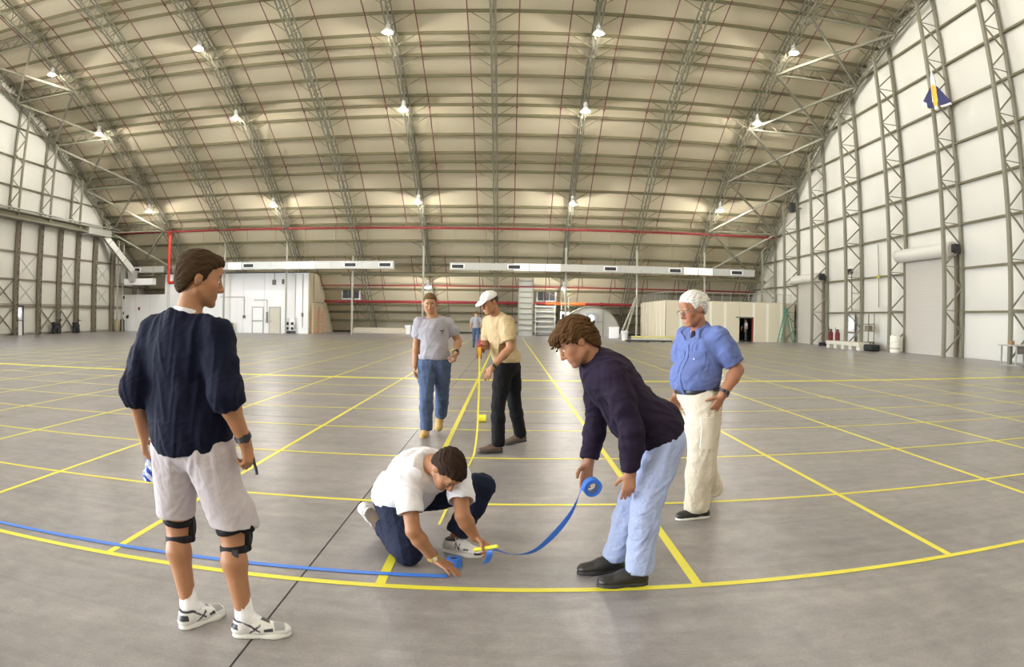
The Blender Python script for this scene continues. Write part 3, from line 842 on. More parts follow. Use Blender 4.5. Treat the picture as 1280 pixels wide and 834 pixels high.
t = empty('pallet_stack', (20.2, 37.3, 0), label='low pale pallet platform with dark openings before the right wall', cat='pallet')
MB().box((0, 0, .34), (1.0, 4.4, .2)).build('deck', mat('pale_pallet', (.62, .60, .5), .7, noise=.08), t)
for k in range(5): MB().box((0, -2 + k * 1.0, .12), (.9, .4, .24)).build('block', mat('pale_pallet', (.6, .58, .5), .7), t)
t = empty('tool_bag', (20.3, 34.6, 0), label='black bag lying at the near end of the pale pallet platform', cat='bag')
MB().box((0, 0, .19), (.7, .9, .38)).build('body', darkm, t, bevel=.1); MB().tube([(0, -.25, .36), (0, -.1, .5), (0, .1, .5), (0, .25, .36)], .03, 6).build('handle', darkm, t)
t = empty('shelf_stand', (21.1, 36.4, 0), label='narrow metal stand with two shelves against the right wall', cat='stand')
for y in (-.35, .35):
    for x in (-.2, .2): MB().box((x, y, 1.05), (.05, .05, 2.1)).build('leg', steel, t)
for z in (.45, 1.1, 1.5): MB().box((0, 0, z), (.45, .75, .06)).build('shelf', steel, t)
MB().box((0, 0, 1.28), (.3, .5, .3)).build('box', mat('brown_grey_box', (.25, .2, .15), .6), t)
t = empty('wall_camera', (21.3, 39.0, 0), label='black camera on top of a pole beside the door on the right wall', cat='camera')
MB().tube([(0, 0, 2.3), (0, 0, 4.6)], .04, 6).build('pole', steel, t); MB().box((-.1, .1, 4.75), (.25, .5, .3)).build('housing', darkm, t)
MB().bar((0, 0, 3.4), (.5, 0, 3.4), .04).build('bracket', steel, t); MB().bar((0, 0, 2.35), (.55, 0, 2.35), .04).build('bracket', steel, t)
t = empty('drum_barrel', (20.75, 32.7, 0), label='white plastic barrel with ribs standing before a wall column', cat='barrel')
MB().lathe([(.28, 0), (.31, .03), (.31, .28), (.33, .30), (.33, .34), (.31, .36), (.31, .58), (.33, .6), (.33, .64), (.31, .66), (.31, .88), (.29, .92), (.1, .92)], 20).build('body', mat('barrel_plastic', (.78, .76, .66), .45), t, smooth=True)
MB().lathe([(.312, .2), (.314, .2), (.314, .26), (.312, .26)], 20).build('label_band', mat('faded_print', (.45, .42, .34), .6), t)
MB().lathe([(.05, .92), (.05, .95), (.01, .95)], 10).build('cap', greyd, t)
t = empty('work_table', (20.55, 21.8, 0), label='grey steel table with a small box on top at the right picture edge', cat='table')
MB().box((0, 0, .80), (1.7, 1.2, .05)).build('table_top', greyd, t)
MB().box((.1, -.45, .62), (1.4, .06, .3)).build('apron', mat('dark_apron', (.18, .16, .13), .6), t)
for sx in (-.7, .7):
    for sy in (-.5, .5): MB().box((sx, sy, .39), (.06, .06, .78)).build('leg', galv, t)
for sx in (-.7, .7): MB().box((sx, 0, .02), (.08, 1.2, .04)).build('foot', galv, t)
t = empty('small_box', (20.0, 21.8, .826), label='little brown box standing on the steel table', cat='box')
MB().box((0, 0, .07), (.2, .2, .13)).build('body', mat('brown_card', (.35, .2, .1), .7), t); MB().box((0, 0, .145), (.22, .22, .02)).build('lid', mat('brown_card', (.35, .2, .1), .7), t)
# green A-ladder
t = empty('step_ladder', (20.6, 48.3, 0), label='tall green step ladder standing before the beige partition', cat='ladder')
gr = mat('green_ladder', (.10, .28, .20), .5)
for s in (-.35, .35):
    MB().bar((-.55, s, 0), (0, s * .5, 2.5), .09, .05).build('rail', gr, t); MB().bar((.75, s, 0), (0, s * .5, 2.5), .09, .05).build('back_leg', gr, t)
for k in range(8): MB().bar((-.55 + .065 * k + .03, -.33 + .02 * k, .3 + .29 * k), (-.55 + .065 * k + .03, .33 - .02 * k, .3 + .29 * k), .07, .03).build('rung', gr, t)
MB().box((0, 0, 2.53), (.3, .5, .05)).build('top_cap', gr, t)
# planks on low blocks before the partition
t = empty('plank_stack', (8.9, 46.0, 0), label='low stack of long boards lying before the beige partition', cat='lumber')
for k, (l, c) in enumerate(((3.2, (.06, .06, .05)), (2.6, (.7, .68, .6)), (2.9, (.62, .6, .2)))):
    MB().box((.2 * k - .3 + .9, .3 * k, .08 + .13 * k), (l, .5, .09)).build('board', mat('board_%d' % k, c, .7), t)
for q in (-.8, .5, 1.6): MB().box((q, 0, .02), (.2, .5, .04)).build('block', darkm, t)
t = empty('white_bucket', (8.3, 48.7, 0), label='small white bucket behind the stack of long boards', cat='bucket')
MB().lathe([(.2, 0), (.25, .55), (.27, .57), (.27, .62), (.2, .62)], 12).build('body', white_wall, t, smooth=True); MB().lathe([(.275, .6), (.275, .68), (.05, .68)], 12).build('lid', white_wall, t)

# ------------------------------------------------------------------ left wall clutter
def pushcart(x, y, lb):
    t = empty('motor_scooter', (x, y, 0), label=lb, cat='cart')
    for yy in (-.35, .35): MB().tube([(-.06, yy, .26), (.06, yy, .26)], .26, 14).build('wheel', darkm, t)
    MB().bar((0, -.45, .5), (0, .45, .6), .3, .25).build('body', darkm, t)
    MB().bar((0, .3, .5), (0, .45, 1.05), .08, .06).build('steering_post', darkm, t)
    MB().bar((-.3, .45, 1.05), (.3, .45, 1.05), .06).build('handlebar', darkm, t)
    MB().box((0, -.25, .78), (.3, .45, .22)).build('seat', darkm, t)
    return t
a = pushcart(-34.2, 43.9, 'black wheeled machine, left of two by the hangar doors')
b = copy_tree(a); b.location = (-34.2, 46.7, 0); b['label'] = 'black wheeled machine, right of two by the hangar doors'
b.scale = (.85, .85, .95)
a['group'] = b['group'] = 'black wheeled machines by the hangar doors'
for y, c, lb in ((53.0, (.45, .38, .2), 'tan upright cylinder at the corner of the hangar doors'), (54.0, (.7, .72, .78), 'white and grey upright cylinder next to the low white room'), (53.5, (.05, .05, .05), 'black upright cylinder between the tan and white ones')):
    t = empty('gas_cylinder', (-34.0 + (.3 if y == 53.5 else 0), y, 0), label=lb, cat='cylinder', group='upright cylinders at the left corner')
    mm = mat('cylinder_%d' % int(c[0] * 100), c, .5)
    MB().lathe([(.2, 0), (.22, .04), (.22, .95), (.14, 1.08), (.05, 1.12)], 12).build('body', mm, t, smooth=True)
    MB().lathe([(.05, 1.1), (.07, 1.14), (.07, 1.25), (.03, 1.26)], 8).build('valve', darkm, t)
for y, lb in ((52.4, 'nearer'), (53.3, 'farther')):
    t = empty('steel_pole', (-33.6, y, 0), label='thin pole near the left corner of the hangar doors, %s of two' % lb, cat='pole', group='thin poles at the left corner')
    MB().tube([(0, 0, 0), (0, 0, 7.8)], .06, 6).build('shaft', MATS['pale_pole'], t); MB().box((0, 0, .02), (.25, .25, .04)).build('base_plate', steel, t)

# ------------------------------------------------------------------ delta-wing model hanging high on the right wall column
t = empty('hanging_glider', (20.45, 27.2, 12.2), label='blue and yellow delta-winged model with a white nose hanging high on a wall column', cat='model')
wh = mat('glider_white', (.9, .9, .9), .4); bl = mat('glider_blue', (.012, .016, .11), .4); yl = mat('glider_yellow', (.8, .5, .05), .4)
def prism(pts, th, x0=0.0):
    mb = MB(); n = len(pts)
    vs = [(x0 + (-th / 2), p[0], p[1]) for p in pts] + [(x0 + th / 2, p[0], p[1]) for p in pts]
    mb._add(vs, [tuple(range(n))[::-1], tuple(range(n, 2 * n))] + [(i, (i + 1) % n, n + (i + 1) % n, n + i) for i in range(n)]); return mb
S = 1.0
# wing plane is turned so that it faces the camera
R = Matrix.Rotation(math.radians(35), 3, 'Z')
def turned(mb, c=(0, 0, 0)):
    mb.v = [tuple(R @ Vector(v) + Vector(c)) for v in mb.v]; return mb
turned(prism([(-.85, .05), (-.2, .9), (.2, .9), (.75, .15), (.45, -.15), (-.3, -.05), (-.8, -.15)], .12)).build('wing', bl, t)
turned(prism([(-.16, .1), (-.12, 1.3), (0, 1.75), (.12, 1.3), (.16, .1)], .22)).build('fuselage', wh, t)
turned(prism([(-.12, -.1), (-.16, .8), (0, 1.05), (.14, .8), (.1, -.1)], .26)).build('belly_stripe', yl, t)
turned(prism([(-.86, -.02), (-.3, -.12), (-.3, -.2), (-.86, -.12)], .16)).build('trailing_edge', wh, t)
turned(prism([(.5, .1), (.8, .3), (.86, .1), (.5, -.12)], .14)).build('fin', wh, t)
turned(prism([(-.08, -.3), (-.1, -.05), (.1, -.05), (.08, -.3)], .2)).build('tail', wh, t)

t = empty('flood_light', (20.9, 47.6, 10.0), label='small black flood light high on the far end of the right wall', cat='lamp')
MB().box((0, 0, 0), (.35, .5, .7)).build('housing', darkm, t); MB().bar((0, 0, 0), (.8, 0, .0), .06).build('bracket', steel, t)
t = empty('wall_pipe', (XR - .2, 30.2, 2.3), label='thin vertical conduit between the barrel and the farther door', cat='pipe')
MB().tube([(0, 6, 0.2), (0, 6, 3.9)], .025, 6).build('conduit', steel, t); MB().box((0, 6, 2.0), (.12, .3, .2)).build('junction_box', mat('yellow_box', (.5, .45, .08), .5), t)

# ------------------------------------------------------------------ tapes on the floor
ytape = mat('yellow_floor_tape', (.80, .74, .045), .42, noise=.04, nscale=3)
btape = mat('blue_masking_tape', (.045, .20, .75), .5, noise=.05, nscale=5)
def tape(a, b, w_, m, label, group, z=.0012):
    d = Vector((b[0] - a[0], b[1] - a[1], 0)); c = Vector(((a[0] + b[0]) / 2, (a[1] + b[1]) / 2, 0))
    t = MB().bar(Vector((a[0], a[1], z)) - c, Vector((b[0], b[1], z)) - c, w_, .0012).build('floor_tape', m, None, label=label, cat='tape', group=group)
    t.location = c
    return t
GX = [-6.09 - 1.8 * 7 + 1.8 * k for k in range(7)] + [-6.092, -4.264, -2.505, -.699, 1.103, 2.924, 4.722, 6.473, 8.282] + [8.282 + 1.8 * (k + 1) for k in range(5)]
GY = [3.60, 5.414] + [5.414 + 1.86 * k for k in range(1, 7)] + [5.414 + 1.86 * k for k in range(7, 20)]
side = lambda k: ['first', 'second', 'third', 'fourth', 'fifth', 'sixth', 'seventh', 'eighth', 'ninth', 'tenth', 'eleventh', 'twelfth'][k]
for i, x in enumerate(GX):
    if x < -.8: lb = 'yellow floor tape running to the back, %s one left of the kneeling man' % side(9 - i) if i < 10 else ''
    elif x < 0: lb = 'wide yellow floor tape running to the back under the kneeling man'
    else: lb = 'yellow floor tape running to the back, %s one right of the kneeling man' % side(i - 11)
    tape((x, 3.62), (x, 52 if abs(x) < 9 else 44), .058 if i in (10, 11) else .05, ytape, lb, 'yellow floor tapes running to the back')
for j, y in enumerate(GY):
    wy = .056 if j == 0 else .32 if j == 7 else .05
    if j == 0: lb = 'nearest yellow floor tape, the border, crossing in front of everybody'
    elif j == 7: lb = 'widest yellow floor tape running across behind the walking men'
    else: lb = 'yellow floor tape running across, number %d behind the nearest border' % j
    if 0 < j < 7: lb = 'yellow floor tape running across, %s behind the border tape' % ['next', 'second', 'third', 'fourth', 'fifth', 'sixth'][j - 1]
    elif j > 7: lb = 'faint yellow floor tape running across the back, %s beyond the widest one' % ['next', 'second', 'third', 'fourth', 'fifth', 'sixth', 'seventh', 'eighth', 'ninth', 'tenth', 'eleventh', 'twelfth', 'thirteenth'][j - 8]
    x0_, x1_ = (-14, 12) if j == 0 else (-22, 16)
    tape((x0_, y), (x1_, y), wy, ytape, lb, 'yellow floor tapes running across', z=.0026)
tape((-9.0, 3.71), (-.33, 3.79), .05, btape, 'blue masking tape strip ending under the hand of the kneeling man', None, z=.0042)
# short leftover strip and the loose block of tape
t = tape((-.47, 4.81), (-.345, 7.35), .045, ytape, 'thin yellow measuring tape lying on the floor behind the kneeling man', None, z=.0045)
t.name = 'measuring_tape'
# ------------------------------------------------------------------ implicit surfaces for bodies and clothes
V3 = lambda *a: np.array(a, dtype=np.float64)
def nrm(v): v = np.asarray(v, float); return v / (np.linalg.norm(v) + 1e-12)
def lerp(a, b, t): return np.asarray(a, float) * (1 - t) + np.asarray(b, float) * t
def frame(right, fwd, up): return np.array([nrm(right), nrm(fwd), nrm(up)])   # rows
def frame_from(fwd, up):
    fwd = nrm(fwd); right = nrm(np.cross(fwd, up)); up = np.cross(right, fwd); return np.array([right, fwd, up])
class Prim:
    def __init__(s, fn, lo, hi, k=.02): s.fn, s.lo, s.hi, s.k = fn, np.asarray(lo), np.asarray(hi), k
def cap(a, b, ra, rb=None, k=.02, flat=None, f=1.0):
    """tapered capsule; flat = a direction in which the cross-section is squeezed by f"""
    a = np.asarray(a, float); b = np.asarray(b, float); rb = ra if rb is None else rb
    d = b - a; L = max(d @ d, 1e-9); n = nrm(flat) if flat is not None else None
    if n is not None:
        dn = d @ n; d_s = d + n * dn * (1 / f - 1); L_s = max(d_s @ d_s, 1e-9)
    def fn(X, Y, Z):
        x, y, z = X - a[0], Y - a[1], Z - a[2]
        if n is not None:
            q = (x * n[0] + y * n[1] + z * n[2]) * (1 / f - 1)
            x, y, z = x + q * n[0], y + q * n[1], z + q * n[2]; dd, LL = d_s, L_s
        else: dd, LL = d, L
        t = np.clip((x * dd[0] + y * dd[1] + z * dd[2]) / LL, 0, 1)
        r = np.sqrt((x - t * dd[0]) ** 2 + (y - t * dd[1]) ** 2 + (z - t * dd[2]) ** 2)
        return (r - (ra + (rb - ra) * t)) * (min(1, f) ** .5)
    R = max(ra, rb)
    return Prim(fn, np.minimum(a, b) - R, np.maximum(a, b) + R, k)
def ell(c, M, r, k=.02, cut=None):
    c = np.asarray(c, float); r = np.asarray(r, float); M = np.asarray(M)
    def fn(X, Y, Z):
        x, y, z = X - c[0], Y - c[1], Z - c[2]
        u = [(x * M[i, 0] + y * M[i, 1] + z * M[i, 2]) for i in range(3)]
        k0 = np.sqrt((u[0] / r[0]) ** 2 + (u[1] / r[1]) ** 2 + (u[2] / r[2]) ** 2)
        k1 = np.sqrt((u[0] / r[0] ** 2) ** 2 + (u[1] / r[1] ** 2) ** 2 + (u[2] / r[2] ** 2) ** 2) + 1e-6
        return k0 * (k0 - 1) / k1
    e = np.sqrt(((M * r[:, None]) ** 2).sum(0))
    return Prim(fn, c - e, c + e, k)
def smin(a, b, k):
    if k <= 0: return np.minimum(a, b)
    h = np.maximum(k - np.abs(a - b), 0) / k
    return np.minimum(a, b) - h * h * k * .25
def smax(a, b, k): return -smin(-a, -b, k)
def cutprim(prims, cuts, k=.02, ks=.006, kin=.02):
    """several prims joined, then trimmed by planes, as one prim"""
    lo = np.min([p.lo for p in prims], 0); hi = np.max([p.hi for p in prims], 0)
    cuts = [(np.asarray(p, float), nrm(n)) for p, n in cuts]
    def fn(X, Y, Z):
        d = prims[0].fn(X, Y, Z)
        for p in prims[1:]: d = smin(d, p.fn(X, Y, Z), kin)
        for p, n in cuts: d = smax(d, (X - p[0]) * n[0] + (Y - p[1]) * n[1] + (Z - p[2]) * n[2], ks)
        return d
    return Prim(fn, lo, hi, k)
class Fld:
    def __init__(s, prims, h, pad=.03):
        s.h = h
        lo = np.min([p.lo for p in prims], 0) - pad; hi = np.max([p.hi for p in prims], 0) + pad
        s.lo = lo; s.n = np.ceil((hi - lo) / h).astype(int) + 1
        s.ax = [(lo[i] + h * np.arange(s.n[i])).astype(np.float32) for i in range(3)]
        s.g = np.full(s.n, .08, np.float32)
        for p in prims: s.add(p)
    def _sl(s, lo, hi, pad):
        i0 = np.clip(np.floor((lo - pad - s.lo) / s.h).astype(int), 0, s.n - 1); i1 = np.clip(np.ceil((hi + pad - s.lo) / s.h).astype(int) + 1, 1, s.n)
        sl = tuple(slice(a, b) for a, b in zip(i0, i1))
        return sl, s.ax[0][sl[0]][:, None, None], s.ax[1][sl[1]][None, :, None], s.ax[2][sl[2]][None, None, :]
    def add(s, p):
        sl, X, Y, Z = s._sl(p.lo, p.hi, p.k + 2 * s.h)
        s.g[sl] = smin(s.g[sl], p.fn(X, Y, Z).astype(np.float32), p.k)
    def sub(s, p, k=.004):
        sl, X, Y, Z = s._sl(p.lo, p.hi, k + 2 * s.h)
        s.g[sl] = smax(s.g[sl], -p.fn(X, Y, Z).astype(np.float32), k)
    def cut(s, pt, n, k=.004, box=None):
        """remove everything on the side n points to"""
        n = nrm(n)
        lo, hi = (s.lo, s.lo + s.n * s.h) if box is None else box
        sl, X, Y, Z = s._sl(np.asarray(lo), np.asarray(hi), 0)
        d = ((X - pt[0]) * n[0] + (Y - pt[1]) * n[1] + (Z - pt[2]) * n[2]).astype(np.float32)
        s.g[sl] = smax(s.g[sl], d, k)
    def mesh(s):
        g = s.g; h = s.h
        sg = g < 0
        # cells with mixed corners
        c = np.zeros(tuple(s.n - 1), np.uint8)
        for dx in (0, 1):
            for dy in (0, 1):
                for dz in (0, 1):
                    c += sg[dx:dx + s.n[0] - 1, dy:dy + s.n[1] - 1, dz:dz + s.n[2] - 1]
        act = np.argwhere((c > 0) & (c < 8))
        idx = np.full(tuple(s.n - 1), -1, np.int32); idx[act[:, 0], act[:, 1], act[:, 2]] = np.arange(len(act))
        cs = np.array([(x, y, z) for x in (0, 1) for y in (0, 1) for z in (0, 1)])
        val = np.stack([g[act[:, 0] + o[0], act[:, 1] + o[1], act[:, 2] + o[2]] for o in cs], 1)
        acc = np.zeros((len(act), 3)); cnt = np.zeros(len(act))
        for i in range(8):
            for j in range(i + 1, 8):
                if np.abs(cs[i] - cs[j]).sum() != 1: continue
                a, b = val[:, i], val[:, j]; m = (a < 0) != (b < 0)
                t = np.where(m, a / np.where(m, a - b, 1), 0)
                p = cs[i] + (cs[j] - cs[i]) * t[:, None]
                acc += p * m[:, None]; cnt += m
        v = (act + acc / cnt[:, None]) * h + s.lo
        quads = []
        for ax in range(3):
            a0 = [slice(None)] * 3; a1 = [slice(None)] * 3
            a0[ax] = slice(0, -1); a1[ax] = slice(1, None)
            A, B = sg[tuple(a0)], sg[tuple(a1)]
            e = np.argwhere(A != B)
            u, w_ = [(1, 2), (2, 0), (0, 1)][ax]
            e = e[(e[:, u] > 0) & (e[:, w_] > 0) & (e[:, u] < s.n[u] - 1) & (e[:, w_] < s.n[w_] - 1)]
            du = np.eye(3, dtype=int)[u]; dw = np.eye(3, dtype=int)[w_]
            q = [e - du - dw, e - dw, e, e - du]
            q = np.stack([idx[x[:, 0], x[:, 1], x[:, 2]] for x in q], 1)
            ins = A[e[:, 0], e[:, 1], e[:, 2]]
            q = np.where(ins[:, None], q, q[:, ::-1])
            quads.append(q[(q >= 0).all(1)])
        return v, np.concatenate(quads)
def wob(p, seed, freq, stretch=(1, 1, 1)):
    """warped ridge noise in -1..1 for cloth folds"""
    r = np.random.RandomState(seed); q = p * np.asarray(stretch) * freq
    w1 = np.sin(q @ r.randn(3) * 1.1 + r.rand() * 6) ; w2 = np.sin(q @ r.randn(3) * 1.3 + r.rand() * 6)
    q = q + np.stack([w1, w2, w1 * w2], 1) * .9
    o = 0
    for i in range(4):
        d = r.randn(3); d /= np.linalg.norm(d)
        o = o + (1 - np.abs(np.sin(q @ d * (1 + .6 * i) + r.rand() * 6)) * 1.6) / (1 + .5 * i)
    return o / 2.2
def smooth_mesh(v, q, it=1):
    for _ in range(it):
        acc = np.zeros_like(v); cnt = np.zeros(len(v))
        for i in range(4):
            a, b = q[:, i], q[:, (i + 1) % 4]
            for x in range(3):
                acc[:, x] += np.bincount(a, v[b, x], len(v)) + np.bincount(b, v[a, x], len(v))
            cnt += np.bincount(a, minlength=len(v)) + np.bincount(b, minlength=len(v))
        v = v * .5 + .5 * acc / np.maximum(cnt, 1)[:, None]
    return v
def obj_from(name, v, q, m, parent, origin, color=None, folds=None, disp=None, smooth=1):
    if smooth: v = smooth_mesh(v, q, smooth)
    def normals(v):
        n = np.cross(v[q[:, 2]] - v[q[:, 0]], v[q[:, 3]] - v[q[:, 1]]); vn = np.zeros_like(v)
        for i in range(4):
            for x in range(3): vn[:, x] += np.bincount(q[:, i], n[:, x], len(v))
        return vn / (np.linalg.norm(vn, axis=1, keepdims=True) + 1e-12)
    if folds or disp is not None:
        vn = normals(v)
        for (seed, freq, amp, st) in (folds or []): v = v + vn * (wob(v - origin, seed, freq, st) * amp)[:, None]
        if disp is not None: v = v + vn * disp(v)[:, None]
    col = color(v) if color is not None else None
    me = bpy.data.meshes.new(name); n = len(v)
    me.vertices.add(n); me.vertices.foreach_set('co', (v - origin).astype(np.float32).ravel())
    me.loops.add(len(q) * 4); me.loops.foreach_set('vertex_index', q.astype(np.int32).ravel())
    me.polygons.add(len(q)); me.polygons.foreach_set('loop_start', np.arange(0, 4 * len(q), 4, dtype=np.int32))
    try: me.polygons.foreach_set('loop_total', np.full(len(q), 4, np.int32))
    except Exception: pass
    me.polygons.foreach_set('use_smooth', np.ones(len(q), bool))
    me.update(calc_edges=True)
    if col is not None:
        at = me.color_attributes.new('Col', 'FLOAT_COLOR', 'POINT')
        at.data.foreach_set('color', np.concatenate([col, np.ones((n, 1))], 1).astype(np.float32).ravel())
    me.materials.append(m)
    o = bpy.data.objects.new(name, me); COL.objects.link(o)
    if parent is not None: o.parent = parent
    return o

# ------------------------------------------------------------------ people
skin_m = mat('skin', (.6, .36, .25), .5, attr=True, noise=.10, nscale=60, bump=.15, bscale=180, spec=.35)
skin_m.node_tree.nodes['Principled BSDF'].inputs['Subsurface Weight'].default_value = .12
skin_m.node_tree.nodes['Principled BSDF'].inputs['Subsurface Radius'].default_value = (.02, .008, .004)
eye_white = mat('eye_white', (.8, .78, .74), .2); eye_dark = mat('eye_dark', (.03, .03, .035), .15)
def head_prims(c, M, sex=0, jaw=1.0, wide=1.0, closed=True):
    """prims of a head; c = middle of the head at eye level, M rows = right, forward, up"""
    P = lambda x, y, z: c + x * M[0] * wide + y * M[1] + z * M[2]
    E = lambda x, y, z, r, k=.015: ell(P(x, y, z), M, r, k)
    o = [E(0, -.018, .035, (.076 * wide, .098, .084), .02), E(0, .03, -.02, (.064 * wide, .060, .085), .03),
         cap(P(-.035, .075, .024), P(.035, .075, .024), .014, k=.014), E(0, .075, .052, (.045, .02, .03), .02)]
    for s in (-1, 1):
        o += [cap(P(s * .052, .0, -.055), P(s * .022, .062, -.096), .022 * jaw, .019 * jaw, k=.02), E(s * .040, .058, -.022, (.024, .024, .022), .02),
              E(s * .028, .062, -.058, (.022, .024, .026), .02), E(s * .012, .094, -.038, (.0095, .011, .0085), .006),
              cap(P(s * .018, .082, .013), P(s * .046, .070, .008), .0075, .006, k=.008)]
    o += [E(0, .074, -.100, (.024 * jaw, .020, .018), .016), cap(P(0, .088, .012), P(0, .110, -.030), .0085, .0115, k=.010), E(0, .104, -.036, (.011, .011, .009), .008),
          E(0, .080, -.066, (.026, .016, .016), .012), cap(P(-.018, .086, -.061), P(.018, .086, -.061), .0055, k=.005), cap(P(-.016, .087, -.073), P(.016, .087, -.073), .0062, k=.005)]
    subs = []
    for s in (-1, 1):
        subs += [ell(P(s * .031, .096, .003), M, (.015, .014, .010), 0)]
    subs += [cap(P(-.022, .0985, -.067), P(.022, .0985, -.067), .0042)]
    lids = [ell(P(s * .031, .0735, .003), M, (.0145, .0135, .0125), .004) for s in (-1, 1)]
    ears = []
    for s in (-1, 1):
        Me = frame(M[0] + .35 * s * M[1], M[1] - .35 * s * M[0], M[2] - .15 * M[1])
        ears += [ell(P(s * .079, -.012, -.004), Me, (.010, .020, .032), .006)]
        subs += [ell(P(s * .088, -.008, -.002), Me, (.006, .010, .018), 0)]
    return o, subs, lids, ears
def skin_color(base, c, M, lips=(.50, .22, .18), stubble=.0, brow=(.10, .06, .03), ruddy=.0, extra=None):
    base = np.array(base)
    def f(v):
        u = (v - c) @ M.T; col = np.tile(base, (len(v), 1))
        near = (np.abs(u[:, 0]) < .1) & (np.abs(u[:, 2]) < .16) & (u[:, 1] > -.03) & (u[:, 1] < .14)
        def blob(x, y, z, rx, ry, rz, cc, a=1.0, sharp=2.0, both=False):
            nonlocal col
            xx = np.abs(u[:, 0]) if both else u[:, 0]
            d = ((xx - x) / rx) ** 2 + ((u[:, 1] - y) / ry) ** 2 + ((u[:, 2] - z) / rz) ** 2
            w_ = np.clip((1 - d) * sharp, 0, 1)[:, None] * a * near[:, None]
            col = col * (1 - w_) + np.array(cc) * w_
        if stubble: blob(0, .06, -.085, .07, .08, .05, base * np.array([.62, .60, .62]), stubble)
        blob(.045, .07, -.03, .03, .05, .03, base * np.array([1.08, .85, .82]), .6 + ruddy, 1.2, True)
        blob(0, .11, -.033, .02, .03, .02, base * np.array([1.12, .80, .76]), .6 + ruddy, 1.2)
        blob(0, .09, -.067, .026, .03, .0125, lips, .85, 3)
        blob(.031, .09, .026, .022, .03, .0065, brow, .85, 3, True)
        blob(.031, .09, .003, .018, .03, .011, base * .72, .5, 2, True)
        if extra is not None: col = extra(v, col)
        return np.clip(col, 0, 1)
    return f
def hand_prims(wr, d, n, side, curl=(.3, .35, .4, .45), spread=.10, thumb=.5, s=1.0, k=.006, bend=None):
    """wr wrist point, d direction of the fingers, n direction the palm faces, side +1 right hand, -1 left hand"""
    d = nrm(d); n = nrm(np.asarray(n) - d * (np.asarray(n) @ d)); t = np.cross(d, n) * side
    W = np.asarray(wr, float); o = []
    offs = (.027, .009, -.009, -.026); L = ((.042, .025, .021), (.046, .029, .022), (.042, .027, .021), (.033, .020, .019)); pl = (.090, .093, .088, .080)
    for i in range(4):
        base = W + (d * pl[i] + t * offs[i]) * s
        o.append(cap(W + t * offs[i] * .55 * s, base, .0155 * s, .0118 * s, k=.014, flat=n, f=.9))
        dd = nrm(d + t * (1.5 - i) * spread * .7); p = base; r = .0098 * s if i < 3 else .0085 * s
        c = curl[i] if hasattr(curl, '__len__') else curl
        ax = nrm(np.cross(dd, n))                       # bending axis: turns the finger towards the palm side
        for j, l in enumerate(L[i]):
            a = c * (1.0, 1.25, .8)[j]
            dd = nrm(dd * math.cos(a) + np.cross(ax, dd) * math.sin(a))
            q = p + dd * l * s; o.append(cap(p, q, r, r * .9, k=k)); p = q; r *= .9
    tb = W + (d * .022 + t * .022) * s
    td = nrm(d * .62 + t * .72 + n * .35 * thumb * 2); p = tb; r = .0135 * s
    for j, l in enumerate((.042, .032, .026)):
        q = p + td * l * s; o.append(cap(p, q, r, r * .88, k=.010 if j == 0 else k)); p = q; r *= .88
        td = nrm(td + (n * .5 - t * .55 + d * .2) * thumb)
    return o
def foot_prims(heel, toe_dir, L=.295, h=.10, w_=.5):
    pass
